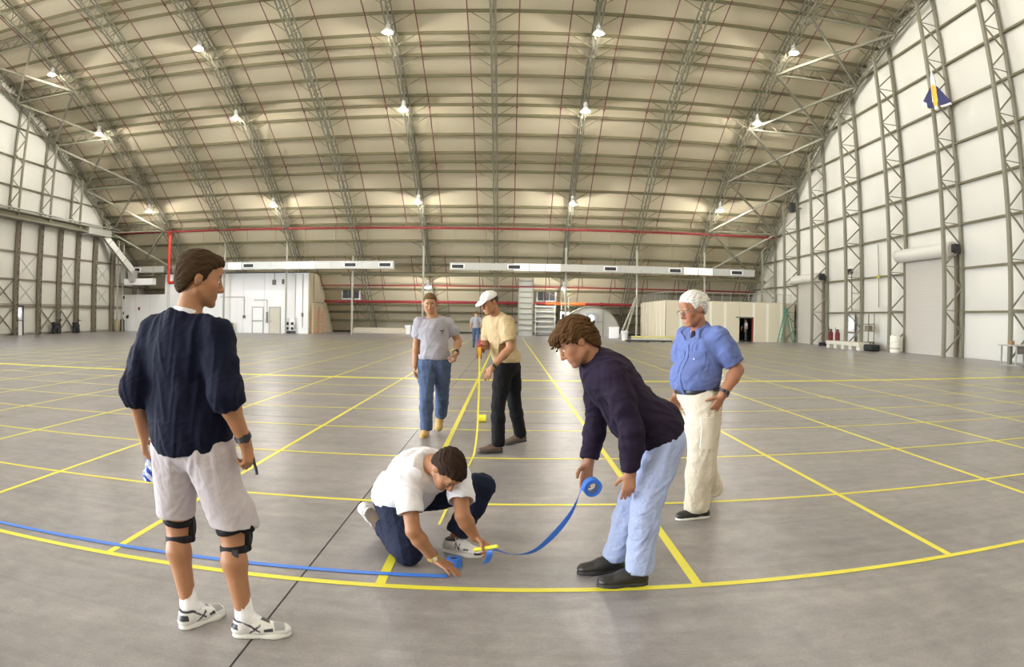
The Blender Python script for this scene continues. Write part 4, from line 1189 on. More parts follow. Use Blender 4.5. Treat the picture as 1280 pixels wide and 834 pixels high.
class Person:
    def __init__(s, label, J, h=.006, skin=(.56, .33, .22), scale=1.0):
        """J: joint name -> world point. hd head centre; hf head forward; nk neck base; ch chest; pv pelvis; sL/sR shoulders; eL.. wL.. hL/hR hips; kL.. aL.."""
        s.J = {k: np.asarray(v, float) for k, v in J.items()}; J = s.J; s.h = h; s.skin = skin; s.sc = scale
        s.origin = V3(J['pv'][0], J['pv'][1], 0)
        s.root = empty('person', tuple(s.origin), label=label, cat='person')
        up = nrm(J['nk'] - J['ch']); rt = nrm(J['sR'] - J['sL'])
        rt = nrm(rt - up * (rt @ up)); s.MC = frame(rt, np.cross(up, rt), up)
        up = nrm(J['ch'] - J['pv']); rt = nrm(J['hR'] - J['hL']); rt = nrm(rt - up * (rt @ up)); s.MP = frame(rt, np.cross(up, rt), up)
        s.MH = frame_from(J['hf'], J.get('hu', V3(0, 0, 1)))
        s.body = []; s.subs = []; s.late = []
    def torso(s, g=0.0, belly=0.0, k=.05, sh=True, low=0.0, wide=1.0):
        J = s.J; a = s.sc
        pv, ch, nk = J['pv'], J['ch'], J['nk']; mid = lerp(pv, ch, .5); MM = frame(s.MC[0] + s.MP[0], s.MC[1] + s.MP[1], s.MC[2] + s.MP[2])
        o = [ell(pv + s.MP[2] * low, s.MP, (.168 * a * wide + g, .118 * a + g, .125 * a + g), k), ell(mid + MM[1] * belly * .6, MM, (.152 * a * wide + g + belly * .3, .108 * a + g + belly * .5, .15 * a + g), k),
             ell(ch, s.MC, (.168 * a * wide + g, .118 * a + g, .19 * a + g), k), ell(lerp(ch, nk, .45), s.MC, (.165 * a * wide + g, .10 * a + g, .11 * a + g), k)]
        if sh:
            for q in ('sL', 'sR'): o.append(cap(lerp(nk, ch, .16), lerp(J[q], nk, .10) - s.MC[2] * .006, .052 * a + g * .8, .046 * a + g * .7, k=k))
        return o
    def arm(s, S, g=0.0, t0=0, t1=1, r=(.053, .050, .047, .030), k=.02, fore=True):
        J = s.J; a = s.sc; sh, el, wr = J['s' + S], J['e' + S], J['w' + S]
        o = [cap(sh, lerp(sh, el, .5), r[0] * a + g * .75, r[1] * a * 1.0 + g, k=.03), cap(lerp(sh, el, .4), lerp(sh, el, min(t1, 1)), r[1] * a + g, r[2] * .92 * a + g, k=.02)]
        if fore:
            m = lerp(el, wr, .3); o += [cap(el, m, r[2] * .9 * a + g, r[2] * .98 * a + g, k=.02), cap(m, wr, r[2] * .95 * a + g, r[3] * a + g, k=.02)]
        return o
    def leg(s, S, g=0.0, r=(.098, .078, .060, .062, .040), k=.03, calf=True, back=.018):
        J = s.J; a = s.sc; hp, kn, an = J['h' + S], J['k' + S], J['a' + S]
        o = [cap(hp, lerp(hp, kn, .45), r[0] * a + g, r[1] * a + g, k=.05), cap(lerp(hp, kn, .4), kn, r[1] * a + g, r[2] * a + g, k=.03)]
        if calf:
            b = nrm(an - kn); bk = -s.MP[1]; bk = nrm(bk - b * (bk @ b)); m = lerp(kn, an, .32) + bk * back
            o += [cap(kn, m, r[2] * .92 * a + g, r[3] * a + g, k=.02), cap(m, an, r[3] * .95 * a + g, r[4] * a + g, k=.03)]
        return o
    def head(s, jaw=1.0, wide=1.0):
        J = s.J; c = J['hd']; M = s.MH
        o, sb, lids, ears = head_prims(c, M, jaw=jaw, wide=wide)
        o.append(cap(c - M[2] * .06 - M[1] * .022, J['nk'] + nrm(c - J['nk']) * .01, .056, .064, k=.025))
        s.body += o; s.subs += sb; s.late += lids + ears
        for sg in (-1, 1):
            p = c + M[0] * sg * .031 * wide + M[1] * .0765 + M[2] * .0
            mb = MB().sphere((0, 0, 0), .0125, 10, 8); e = mb.build('eye', eye_white, s.root, smooth=True); e.location = p - s.origin
            q = p + M[1] * .0112 - M[2] * .003
            pe = MB().sphere((0, 0, 0), .0042, 8, 6).build('pupil', eye_dark, e, smooth=True); pe.location = q - p
    def make_body(s, color):
        f = Fld(s.body, s.h, .035)
        for p in s.subs: f.sub(p, .005)
        for p in s.late: f.add(p)
        v, q = f.mesh()
        return obj_from('body', v, q, skin_m, s.root, s.origin, color)
    def cloth(s, name, prims, m, cuts=(), subs=(), folds=(), h=None, color=None, smooth=1, k=.006, adds=()):
        f = Fld(prims, h or s.h, .03)
        for c in cuts:
            f.cut(c[0], c[1], .006, c[2] if len(c) > 2 else None)
        for p in subs: f.sub(p, k)
        for p in adds: f.add(p)
        v, q = f.mesh()
        return obj_from(name, v, q, m, s.root, s.origin, color, folds, None, smooth)
    def hair(s, m, prims, line, cuts=(), amp=.006, freq=120, seed=3, locks=(), face_w=.062, h=None, name='hair'):
        c, M = s.J['hd'], s.MH
        f = Fld(prims, h or min(s.h, .005), .03)
        X, Y, Z = f.ax[0][:, None, None] - c[0], f.ax[1][None, :, None] - c[1], f.ax[2][None, None, :] - c[2]
        y = X * M[1, 0] + Y * M[1, 1] + Z * M[1, 2]; z = X * M[2, 0] + Y * M[2, 1] + Z * M[2, 2]
        hl = np.interp(y, [a for a, b in line], [b for a, b in line]).astype(np.float32)
        f.g = smax(f.g, (hl - z).astype(np.float32) * .7, .010)
        for p in locks: f.add(p)
        v, q = f.mesh()
        r = np.random.RandomState(seed)
        def disp(v):
            u = (v - c) @ M.T
            a = np.arctan2(u[:, 0], u[:, 2] + .05) ; b = u[:, 1]
            return amp * (np.sin(a * 24 + 3 * np.sin(b * 40) + 2 * np.sin(u[:, 2] * 50)) * .5 + np.sin(a * 53 + 4 * np.sin(b * 63 + 1) + u[:, 2] * 30) * .35 + np.sin(b * 90 + a * 17) * .25)
        o = obj_from(name, v, q, m, s.root, s.origin, None, None, disp, 1)
        return o
    def parts_mb(s, mb, name, m, parent=None, **kw):
        """a small hard part given in world coordinates"""
        o0 = s.origin if parent is None else np.asarray(parent['_o'] if '_o' in parent else s.origin)
        mb.v = [tuple(np.asarray(v) - s.origin) for v in mb.v]
        return mb.build(name, m, parent or s.root, **kw)
def hair_mat(name, a, b, scale=120, rough=.55):
    m = mat(name, tuple(x * .55 for x in a), .75, spec=.12, noise=.4, nscale=scale, col2=tuple(x * .55 for x in b), bump=.4, bscale=scale * 2.0, stretch=(1, 1, .25)); return m
def shoe(P, name, heel, toe, sole_m, upper_m, lace_m, L=None, w_=.105, high=.10, color=None, lift=0.0, ankle=None, laces=5, sole_h=.028, up=(0, 0, 1), tongue=True, sole_color=None):
    """heel and toe: points on the ground at the two ends of the sole"""
    heel = np.asarray(heel, float); toe = np.asarray(toe, float); d = nrm(toe - heel); up = nrm(np.asarray(up) - d * (np.asarray(up) @ d)); r = np.cross(d, up)
    L = np.linalg.norm(toe - heel); M = np.array([r, d, up]); Q = lambda x, y, z: heel + r * x * w_ + d * y * L + up * z
    flat = [cap(Q(0, .14, 0), Q(0, .30, 0), .38 * w_, .36 * w_, k=.03), cap(Q(.0, .30, 0), Q(.02, .70, 0), .36 * w_, .48 * w_, k=.03), cap(Q(.02, .70, 0), Q(0, .86, 0), .48 * w_, .40 * w_, k=.03)]
    org = Q(0, .4, 0)
    hh = min(P.h, .005)
    f = Fld(flat, hh, .03); f.cut(Q(0, 0, sole_h), up, .006); f.cut(Q(0, 0, 0), -up, .004)
    v, q = f.mesh(); so = obj_from('sole', v, q, sole_m, None, org, sole_color)
    ank = Q(0, .22, high + .01) if ankle is None else np.asarray(ankle, float)
    upr = [cap(Q(0, .13, sole_h + .012), Q(0, .20, high * .75), .36 * w_, .34 * w_, k=.025), cap(Q(0, .3, .05), Q(0, .52, .048), .38 * w_, .40 * w_, k=.03), cap(Q(0, .50, .045), Q(.01, .84, .034), .42 * w_, .34 * w_, k=.03, flat=up, f=.8),
           cap(Q(0, .74, .03), Q(0, .86, .028), .42 * w_, .38 * w_, k=.02, flat=up, f=.7), cap(Q(0, .24, high * .8), Q(0, .44, .06), .33 * w_, .33 * w_, k=.03), cap(Q(0, .20, high * .6), Q(0, .22, high), .36 * w_, .35 * w_, k=.02)]
    f = Fld(upr, hh, .03); f.cut(Q(0, 0, sole_h - .006), -up, .004); f.cut(Q(0, .2, high), nrm(up * 1.0 + d * -.10), .006)
    f.sub(cap(Q(0, .21, high + .04), Q(0, .21, high - .01), .26 * w_), .006)
    v, q = f.mesh()
    t = bpy.data.objects.new(name, None)
    so.parent = P.root; so.location = org - P.origin; so.name = 'shoe'
    uo = obj_from('upper', v, q, upper_m, so, org, (lambda vv: color((vv - heel) @ np.array([r / w_, d / L, up]).T)) if color else None)
    for i in range(laces):
        yy = .40 + .065 * i; zz = .088 - .012 * i
        pts = [Q(x, yy + .03 * abs(x), zz + .012 - .10 * x * x) - org for x in (-.3, -.15, 0, .15, .3)]
        if i == 0: lm = MB()
        lm.tube(pts, .0032, 5)
    if laces:
        for sg in (-1, 1): lm.tube([Q(0, .38, .102) - org, Q(sg * .2, .36, .112) - org, Q(sg * .42, .42, .085) - org], .003, 5)
        lm.build('laces', lace_m, so, smooth=True)
    return so
def watch(P, S, m_strap, m_face, r=.034, t=.93, out=None):
    J = P.J; a, b = J['e' + S], J['w' + S]; c = lerp(a, b, t); d = nrm(b - a)
    u = nrm(np.cross(d, (0, 0, 1))); v = np.cross(d, u)
    pts = [tuple(c + (u * math.cos(x) + v * math.sin(x)) * r - P.origin) for x in np.linspace(0, 2 * math.pi, 17)[:-1]]
    w_ = MB()
    for off in (-.009, -.003, .003, .009): w_.tube([tuple(np.array(p) + d * off) for p in pts], .0035, 6, closed=True)
    o = w_.build('wristwatch', m_strap, P.root, smooth=True)
    out = nrm(out if out is not None else (0, -1, 0)); out = nrm(out - d * (out @ d))
    cc = c + out * (r + .002) - P.origin
    MB().tube([tuple(cc - out * .004), tuple(cc + out * .006)], .018, 14).build('watch_case', m_strap, o); MB().tube([tuple(cc + out * .006), tuple(cc + out * .0075)], .0145, 14).build('dial', m_face, o)
    return o

def drape(P, obj, name, c, right, up, look, w_, h, m, off=.004, nx=7, nz=7, pts=None):
    """a stitched-on cloth panel: a grid thrown along 'look' onto obj and given a thickness"""
    right, up, look = nrm(right), nrm(up), nrm(look); me = obj.data
    import mathutils.bvhtree as bt
    vs = [v.co for v in me.vertices]; tree = bt.BVHTree.FromPolygons([tuple(v) for v in vs], [tuple(p.vertices) for p in me.polygons])
    mb = MB(); g_ = []
    for j in range(nz + 1):
        for i in range(nx + 1):
            x = (i / nx - .5) * w_; z = (j / nz - .5) * h
            if pts: z -= pts * (1 - abs(2 * i / nx - 1)) * (1 - j / nz)
            p = np.asarray(c) + right * x + up * z - P.origin - look * .25
            hit = tree.ray_cast(Vector(p), Vector(look), .6)[0]
            g_.append(np.array(hit) if hit is not None else None)
    ok = [g for g in g_ if g is not None]
    if not ok: return None
    d0 = np.median([(g @ look) for g in ok])
    for k, g in enumerate(g_):
        if g is None or abs(g @ look - d0) > .09:
            i, j = k % (nx + 1), k // (nx + 1); p = np.asarray(c) + right * ((i / nx - .5) * w_) + up * ((j / nz - .5) * h) - P.origin
            g_[k] = p + look * (d0 - p @ look)
    n = len(g_); vs = [tuple(g - look * off) for g in g_] + [tuple(g + look * .01) for g in g_]; fs = []
    W = nx + 1
    for j in range(nz):
        for i in range(nx): k = j * W + i; fs.append((k, k + 1, k + W + 1, k + W))
    rim = [i for i in range(W)] + [j * W + nx for j in range(1, nz + 1)] + [nz * W + i for i in range(nx - 1, -1, -1)] + [j * W for j in range(nz - 1, 0, -1)]
    for a, b in zip(rim, rim[1:] + rim[:1]): fs.append((a, a + n, b + n, b))
    mb._add(vs, fs); return mb.build(name, m, P.root, smooth=True)
# ------------------------------------------------------------------ fabrics
def fab(name, c, **kw): return mat(name, c, kw.pop('rough', .85), noise=kw.pop('noise', .07), nscale=kw.pop('nscale', 9), bump=kw.pop('bump', .25), bscale=kw.pop('bscale', 260), spec=.2, **kw)
navy_f = fab('navy_sweatshirt', (.0035, .005, .019))
short_f = fab('grey_lilac_cotton', (.50, .455, .475))
strap_f = fab('black_elastic', (.012, .012, .014), rough=.6)
sock_f = fab('white_cotton', (.82, .82, .84))
wtee_f = fab('white_tshirt_cotton', (.80, .80, .84))
dark_denim = fab('dark_denim', (.009, .013, .030), noise=.25, nscale=14)
mid_denim = fab('mid_blue_denim', (.060, .085, .155), noise=.32, nscale=8)
pale_denim = fab('pale_blue_denim', (.34, .40, .60), noise=.16, nscale=7)
grey_tee = fab('grey_tshirt_cotton', (.33, .32, .36))
tan_tee = fab('tan_polo_cotton', (.46, .35, .20))
black_f = fab('black_cotton', (.004, .004, .005), rough=.75)
plum_f = fab('dark_plum_fleece', (.016, .010, .025))
blue_sh = fab('blue_work_shirt', (.115, .155, .35))
khaki_f = fab('pale_khaki_twill', (.60, .54, .43))
leather_b = mat('black_leather', (.016, .015, .014), .38, noise=.2, bump=.2, bscale=90)
leather_br = mat('brown_leather', (.075, .05, .032), .6, noise=.3, nscale=20, bump=.3, bscale=80)
suede_y = mat('yellow_suede', (.42, .27, .10), .85, noise=.2, nscale=20, bump=.3, bscale=150)
shoe_w = mat('white_shoe_leather', (.82, .82, .82), .4, attr=True)
sole_w = mat('white_rubber', (.75, .74, .70), .5); sole_b = mat('black_rubber', (.02, .02, .02), .6); lace_w = mat('white_lace', (.8, .8, .8), .7); lace_b = mat('black_lace', (.02, .02, .02), .7)
steel_w = mat('watch_steel', (.6, .6, .6), .25, .9); dial_d = mat('dark_dial', (.03, .03, .04), .2); dial_l = mat('pale_dial', (.7, .68, .6), .25); strap_w = mat('watch_strap', (.015, .015, .015), .4); gold_w = mat('gold_case', (.6, .42, .12), .25, .9)

def band(P, name, a, b, r0, r1, m, k=.006, flat=None, parent=None, h=None):
    a = np.asarray(a, float); b = np.asarray(b, float); d = nrm(b - a)
    return P.cloth(name, [cap(a - d * r0 * .0, b, r0, r1)], m, cuts=[(a, -d), (b, d)], h=h, smooth=1)
def sneaker_col(u):
    c = np.tile(np.array([.80, .80, .79]), (len(u), 1)); x, y, z = u[:, 0], u[:, 1], u[:, 2]
    sd = np.abs(x) > .22
    dk = (sd & (np.abs(z - (.040 + .22 * (y - .34))) < .006) & (y > .30) & (y < .50)) | (sd & (np.abs(z - (.078 - .20 * (y - .30))) < .006) & (y > .22) & (y < .48)) | (sd & (y > .55) & (y < .70) & (z > .04) & (z < .055)) | ((z > .088) & (y < .42)) | ((y < .12) & (z > .05) & (z < .078)) | ((y > .42) & (y < .66) & (np.abs(x) < .2) & (z > .06))
    gy = (y > .72) & (y < .90) & (z > .042); c[gy] = (.35, .35, .37)
    c[dk] = (.03, .03, .035); return c
def nb_col(u):
    c = np.tile(np.array([.80, .80, .81]), (len(u), 1)); x, y, z = u[:, 0], u[:, 1], u[:, 2]
    # dark letter N on the side, dark collar lining and toe trim
    s = (np.abs(x) > .25)
    n1 = s & (np.abs(y - .40) < .012) & (z > .045) & (z < .085); n2 = s & (np.abs(y - .50) < .012) & (z > .045) & (z < .085)
    n3 = s & (np.abs(z - (.085 - (y - .40) * .40)) < .006) & (y > .39) & (y < .51)
    dk = n1 | n2 | n3 | ((z > .088) & (y < .40)) | ((y > .86) & (z < .04)) | (s & (y > .6) & (y < .72) & (np.abs(z - .05) < .004))
    c[dk] = (.03, .03, .05); return c
FZ = (0, 0, -1)
# ================================================================== man in navy, seen from behind
P = Person('man seen from behind in navy sweatshirt, pale shorts and black knee straps', dict(hd=(-1.375, 2.87, 1.66), hf=(.86, .46, -.20), nk=(-1.425, 2.84, 1.50), ch=(-1.455, 2.85, 1.27), pv=(-1.43, 2.86, .93),
    sL=(-1.635, 2.89, 1.425), sR=(-1.255, 2.79, 1.42), eL=(-1.705, 2.83, 1.16), eR=(-1.185, 2.72, 1.17), wL=(-1.735, 2.93, .925), wR=(-1.125, 2.79, .955),
    hL=(-1.525, 2.88, .88), hR=(-1.325, 2.84, .88), kL=(-1.565, 2.91, .50), kR=(-1.245, 2.86, .505), aL=(-1.515, 2.84, .10), aR=(-1.205, 2.815, .10)), h=.0055, skin=(0.370, 0.181, 0.093))
J = P.J
P.head(jaw=1.08)
P.body += P.torso(-.012) + P.arm('L') + P.arm('R') + P.leg('L') + P.leg('R')
P.body += [cap(J['aL'], J['aL'] + V3(.02, .05, -.05), .036, .03), cap(J['aR'], J['aR'] + V3(.05, .02, -.05), .036, .03)]
P.body += hand_prims(J['wL'], (.03, .02, -1), (.9, .3, 0), -1, (.45, .5, .6, .7), thumb=.5) + hand_prims(J['wR'], (.18, .05, -1), (-.95, .3, 0), 1, (.9, .95, 1, 1), thumb=.7)
P.make_body(skin_color(P.skin, J['hd'], P.MH, stubble=.35))
sw = lambda S: [cap(J['s' + S], lerp(J['s' + S], J['e' + S], .5), .070, .079, k=.04), cap(lerp(J['s' + S], J['e' + S], .5), J['e' + S], .079, .079, k=.03), cap(J['e' + S], lerp(J['e' + S], J['w' + S], .30), .082, .070, k=.03)]
P.cloth('sweatshirt', P.torso(.030, belly=.03, wide=1.0, sh=False) + [cutprim(sw(S), [(lerp(J['e' + S], J['w' + S], .28), J['w' + S] - J['e' + S])], k=.04, kin=.03) for S in 'LR'] + [cap(lerp(J['nk'], J['ch'], .25), J['s' + S] - V3(0, 0, .012), .078, .066, k=.06) for S in 'LR'] + [ell(V3(-1.44, 2.855, 1.08), P.MP, (.215, .150, .16), .05), ell(J['pv'] + V3(0, 0, .06), P.MP, (.222, .168, .15), .05), cap(J['nk'] - V3(0, .0, .03), J['nk'] + V3(0, 0, .01), .085, .075, k=.03)], navy_f,
    cuts=[((-1.43, 2.86, .895), (.10, .10, -1))] + [(J['nk'] + V3(0, 0, .012), (.15, .1, 1))],
    folds=[(3, 13, .012, (1, 1, .55)), (9, 28, .003, (1, 1, .8))])
P.cloth('tshirt_collar', [cap(J['nk'] - V3(0, 0, .0), J['nk'] + V3(0.0, 0, .03), .072, .066)], wtee_f, cuts=[(J['nk'] + V3(0, 0, .028), (.15, .1, 1)), (J['nk'] - V3(0, 0, .03), (0, 0, -1))])
P.cloth('shorts', [ell(J['pv'] + V3(0, 0, -.01), P.MP, (.188, .140, .14), .05), cap(J['hL'], J['kL'] + V3(-.005, 0, .02), .122, .098, k=.03), cap(J['hR'], J['kR'] + V3(.005, 0, .02), .124, .102, k=.03), cap(J['kR'] + V3(.05, 0, .12), J['kR'] + V3(.06, 0, .05), .07, .07, k=.05)], short_f,
    cuts=[((0, 0, .545), FZ)], subs=[cap(J['kL'] + V3(0, 0, .05), J['kL'] - V3(0, 0, .2), .085), cap(J['kR'] + V3(0, 0, .05), J['kR'] - V3(0, 0, .2), .088)],
    folds=[(21, 16, .010, (1, 1, .35)), (8, 30, .003, (1, 1, .5)), (11, 60, .0006, (1, 1, 1))])
for S in 'LR':
    k_, a_, h_ = J['k' + S], J['a' + S], J['h' + S]
    kk = lerp(k_, h_, .03)
    band(P, 'knee_strap', lerp(k_, h_, .10), lerp(k_, h_, .02), .076, .074, strap_f)
    band(P, 'knee_strap', lerp(k_, a_, .13), lerp(k_, a_, .22), .071, .071, strap_f)
    P.cloth('knee_pad', [ell(k_ + V3(.02 if S == 'R' else .015, .055, -.01), np.eye(3), (.06, .045, .10), .02), cap(lerp(k_, h_, .06) + V3(.062, .02, 0), lerp(k_, a_, .17) + V3(.062, .02, 0), .018, .018, k=.02)], strap_f)
    if S == 'R':
        P.cloth('strap_end', [cap(k_ + V3(.06, -.02, .03), k_ + V3(.115, -.04, .045), .02, .018, flat=(0, 1, 0), f=.4)], strap_f)
        P.parts_mb(MB().box(tuple(lerp(k_, a_, .175) + V3(.03, -.068, 0)), (.03, .012, .035)), 'buckle', mat('buckle_plastic', (.04, .04, .045), .3))
    c_ = V3(.0, 0, 0)
    P.cloth('sock', [cap(lerp(k_, a_, .70), a_, .047, .045, k=.02), cap(a_, a_ + (V3(.03, .06, -.04) if S == 'L' else V3(.06, .02, -.04)), .046, .04, k=.02)], sock_f, cuts=[(lerp(k_, a_, .74), k_ - a_)], folds=[(4, 80, .0015, (.5, .5, 1.6))])
shoe(P, 'shoe', (-1.545, 2.755, 0), (-1.42, 3.035, 0), sole_w, shoe_w, lace_w, color=sneaker_col)
shoe(P, 'shoe', (-1.275, 2.785, 0), (-1.00, 2.885, 0), sole_w, shoe_w, lace_w, color=sneaker_col)
c, M = J['hd'], P.MH
P.hair(hair_mat('brown_hair', (.038, .020, .010), (.095, .055, .026)), [ell(c - M[1] * .020 + M[2] * .040, M, (.090, .108, .092), .01), ell(c - M[1] * .05 - M[2] * .01, M, (.078, .075, .085), .02), ell(c + M[1] * .045 + M[2] * .085, M, (.065, .05, .035), .02)],
       [(-.2, -.095), (-.09, -.090), (-.06, -.055), (-.035, -.018), (-.005, -.012), (.012, -.018), (.028, -.002), (.038, .045), (.07, .062), (.12, .070)], amp=.0045)
watch(P, 'R', strap_w, dial_d, r=.036, t=.90, out=(.6, -.8, .1))
def pen(P, a, b, m, r=.006):
    return P.parts_mb(MB().tube([tuple(a), tuple(b)], r, 8), 'x', m, smooth=True)
wr = J['wR'] + V3(.03, .0, -.10)
t = empty('marker_pen', tuple(wr + V3(.01, .01, -.01)), label='dark marker pen in the right hand of the man in navy', cat='pen')
MB().tube([(-.02, .02, .05), (0, 0, 0)], .007, 8).build('barrel', lace_b, t, smooth=True); MB().tube([(0, 0, 0), (.008, -.006, -.035)], .0085, 8).build('pen_cap', dial_d, t, smooth=True)
# crumpled blue and white wrapper in his left hand
f = Fld([ell(V3(0, 0, 0), np.eye(3), (.028, .035, .05), .01), ell(V3(-.015, 0, -.035), np.eye(3), (.03, .03, .03), .01), cap(V3(.01, -.01, .02), V3(.02, -.01, -.05), .015, .012)], .004, .02)
v, q = f.mesh(); wrap_m = mat('plastic_wrapper', (.1, .2, .7), .15, attr=True)
o = obj_from('wrapper', v, q, wrap_m, None, V3(0, 0, 0), lambda v: np.where((np.sin(v[:, 0] * 120 + v[:, 2] * 90 + 1.2) > .1)[:, None], np.array([[.03, .09, .62]]), np.array([[.7, .75, .85]])), folds=[(5, 60, .012, (1, 1, 1)), (6, 120, .004, (1, 1, 1))])
o.location = tuple(J['wL'] + V3(.03, .0, -.165)); props(o, 'crumpled blue and white tape wrapper held by the man in navy', 'wrapper')

# ================================================================== kneeling man in white T-shirt
P = Person('kneeling man in white T-shirt and dark jeans pressing tape down', dict(hd=(-.325, 3.84, .635), hf=(.34, -.42, -1.0), hu=(.55, -.60, .55), nk=(-.435, 3.99, .635), ch=(-.535, 4.10, .54), pv=(-.675, 4.33, .355),
    sR=(-.580, 3.93, .545), sL=(-.275, 4.03, .555), eR=(-.525, 3.80, .275), wR=(-.415, 3.86, .085), eL=(-.245, 3.86, .36), wL=(-.175, 3.90, .215),
    hR=(-.715, 4.27, .33), hL=(-.605, 4.37, .34), kR=(-.585, 3.985, .075), kL=(-.155, 4.29, .43), aR=(-.80, 4.37, .12), aL=(-.315, 4.25, .105)), h=.0055, skin=(0.347, 0.165, 0.084))
J = P.J; MP = P.MP
P.head()
P.body += P.torso(-.025) + P.arm('L') + P.arm('R') + P.leg('L', -.022, back=.0) + P.leg('R', -.022, back=.0)
P.body += [cap(J['aL'], J['aL'] + V3(.05, -.02, -.05), .036, .03), cap(J['aR'], J['aR'] + V3(-.03, .05, -.03), .036, .03)]
P.body += hand_prims(J['wR'], (.78, -.42, -.30), (-.1, .0, -1), 1, (.12, .08, .08, .14), spread=.14, thumb=.15)
P.body += hand_prims(J['wL'], (.70, -.20, -.42), (-.25, -.55, -.75), -1, (.55, .6, .75, .85), thumb=.55)
P.make_body(skin_color(P.skin, J['hd'], P.MH, stubble=.3))
up = nrm(J['ch'] - J['pv'])
P.cloth('tshirt', P.torso(.026, belly=.03) + P.arm('L', .030, fore=False, t1=.85) + P.arm('R', .030, fore=False, t1=.85) + [ell(J['pv'] + up * .06, MP, (.208, .170, .13), .05), cap(J['nk'] - P.MC[2] * .02, J['nk'] + P.MC[2] * .0, .075, .072, k=.03)], wtee_f,
    cuts=[(J['pv'] + up * .015 , -up, (J['pv'] - .45, J['pv'] + .33))] + [(lerp(J['s' + S], J['e' + S], .66), J['e' + S] - J['s' + S], (lerp(J['s' + S], J['e' + S], .95) - .11, lerp(J['s' + S], J['e' + S], .95) + .11)) for S in 'LR'] + [(J['nk'] + P.MC[2] * .010, nrm(P.MC[2] + .2 * P.MC[1]), (J['nk'] - .09, J['nk'] + .09))],
    subs=[cap(lerp(J['s' + S], J['e' + S], .60), lerp(J['s' + S], J['e' + S], .9), .068, .068) for S in 'LR'],
    folds=[(13, 16, .010, (1, 1, 1)), (19, 30, .0035, (1, 1, 1)), (5, 60, .0006, (1, 1, 1))])
P.cloth('jeans', [cutprim([ell(J['pv'], MP, (.182, .136, .15), .05)], [(J['pv'] + up * .11, up)], k=.05)] + P.leg('L', .018, back=.0, r=(.108, .088, .070, .068, .060)) + P.leg('R', .018, back=.0, r=(.108, .088, .068, .068, .060)), dark_denim,
    cuts=[(lerp(J['kL'], J['aL'], .95), J['aL'] - J['kL'], (J['aL'] - V3(.12, .12, .12), J['aL'] + V3(.12, .12, .06))), (lerp(J['kR'], J['aR'], .93), J['aR'] - J['kR'], (J['aR'] - V3(.14, .06, .12), J['aR'] + V3(.06, .14, .1))), ((0, 0, .004), FZ)],
    folds=[(31, 20, .008, (1, 1, 1)), (8, 40, .0025, (1, 1, 1))])
shoe(P, 'shoe', (-.395, 4.265, 0), (-.135, 4.135, 0), sole_w, shoe_w, lace_w, color=nb_col)
shoe(P, 'shoe', (-.905, 4.335, .235), (-.835, 4.53, .045), sole_w, shoe_w, lace_w, color=nb_col, up=(-.75, .25, .6), L=.28)
c, M = J['hd'], P.MH
P.hair(hair_mat('dark_brown_hair', (.022, .012, .008), (.055, .030, .018)), [ell(c - M[1] * .020 + M[2] * .040, M, (.086, .106, .092), .01), ell(c - M[1] * .05 - M[2] * .01, M, (.076, .074, .085), .02), ell(c + M[1] * .05 + M[2] * .075, M, (.06, .045, .03), .02)],
       [(-.2, -.085), (-.09, -.080), (-.06, -.045), (-.035, -.012), (-.005, .0), (.012, -.018), (.028, .0), (.038, .045), (.07, .066), (.12, .072)], amp=.004)
watch(P, 'R', gold_w, dial_l, r=.034, t=.93, out=(-.2, -.7, .75))
t = empty('box_cutter', (-.075, 3.80, .185), label='yellow marker held by the kneeling man above his white shoe', cat='marker')
MB().tube([(-.05, .02, -.012), (.035, -.02, .018)], .0115, 10).build('barrel', mat('yellow_plastic', (.85, .78, .03), .35), t, smooth=True); MB().tube([(-.10, .042, -.028), (-.05, .02, -.012)], .0125, 10).build('pen_cap', mat('yellow_plastic', (.85, .78, .03), .35), t, smooth=True)

# ================================================================== man in grey T-shirt and blue jeans
P = Person('smiling man walking in grey T-shirt, blue jeans and tan boots', dict(hd=(-.955, 8.45, 1.66), hf=(.12, -.95, -.28), nk=(-.92, 8.52, 1.49), ch=(-.905, 8.52, 1.27), pv=(-.895, 8.52, .95),
    sR=(-1.085, 8.50, 1.42), sL=(-.725, 8.56, 1.42), eR=(-1.13, 8.57, 1.14), wR=(-1.135, 8.47, .885), eL=(-.61, 8.62, 1.20), wL=(-.625, 8.40, 1.055),
    hR=(-.985, 8.50, .91), hL=(-.805, 8.54, .91), kR=(-.985, 8.42, .51), kL=(-.81, 8.66, .50), aR=(-1.00, 8.56, .115), aL=(-.86, 9.02, .20)), h=.007, skin=(0.384, 0.201, 0.108))
J = P.J
P.head(jaw=1.05)
P.body += P.torso(-.025) + P.arm('L') + P.arm('R') + P.leg('L', -.022, back=0) + P.leg('R', -.022, back=0)
P.body += hand_prims(J['wR'], (.06, -.12, -1), (1, -.2, 0), 1, (.35, .4, .5, .55)) + hand_prims(J['wL'], (-.12, -.25, -.9), (-.9, .3, 0), -1, (.9, 1, 1, 1), thumb=.7)
P.make_body(skin_color(P.skin, J['hd'], P.MH))
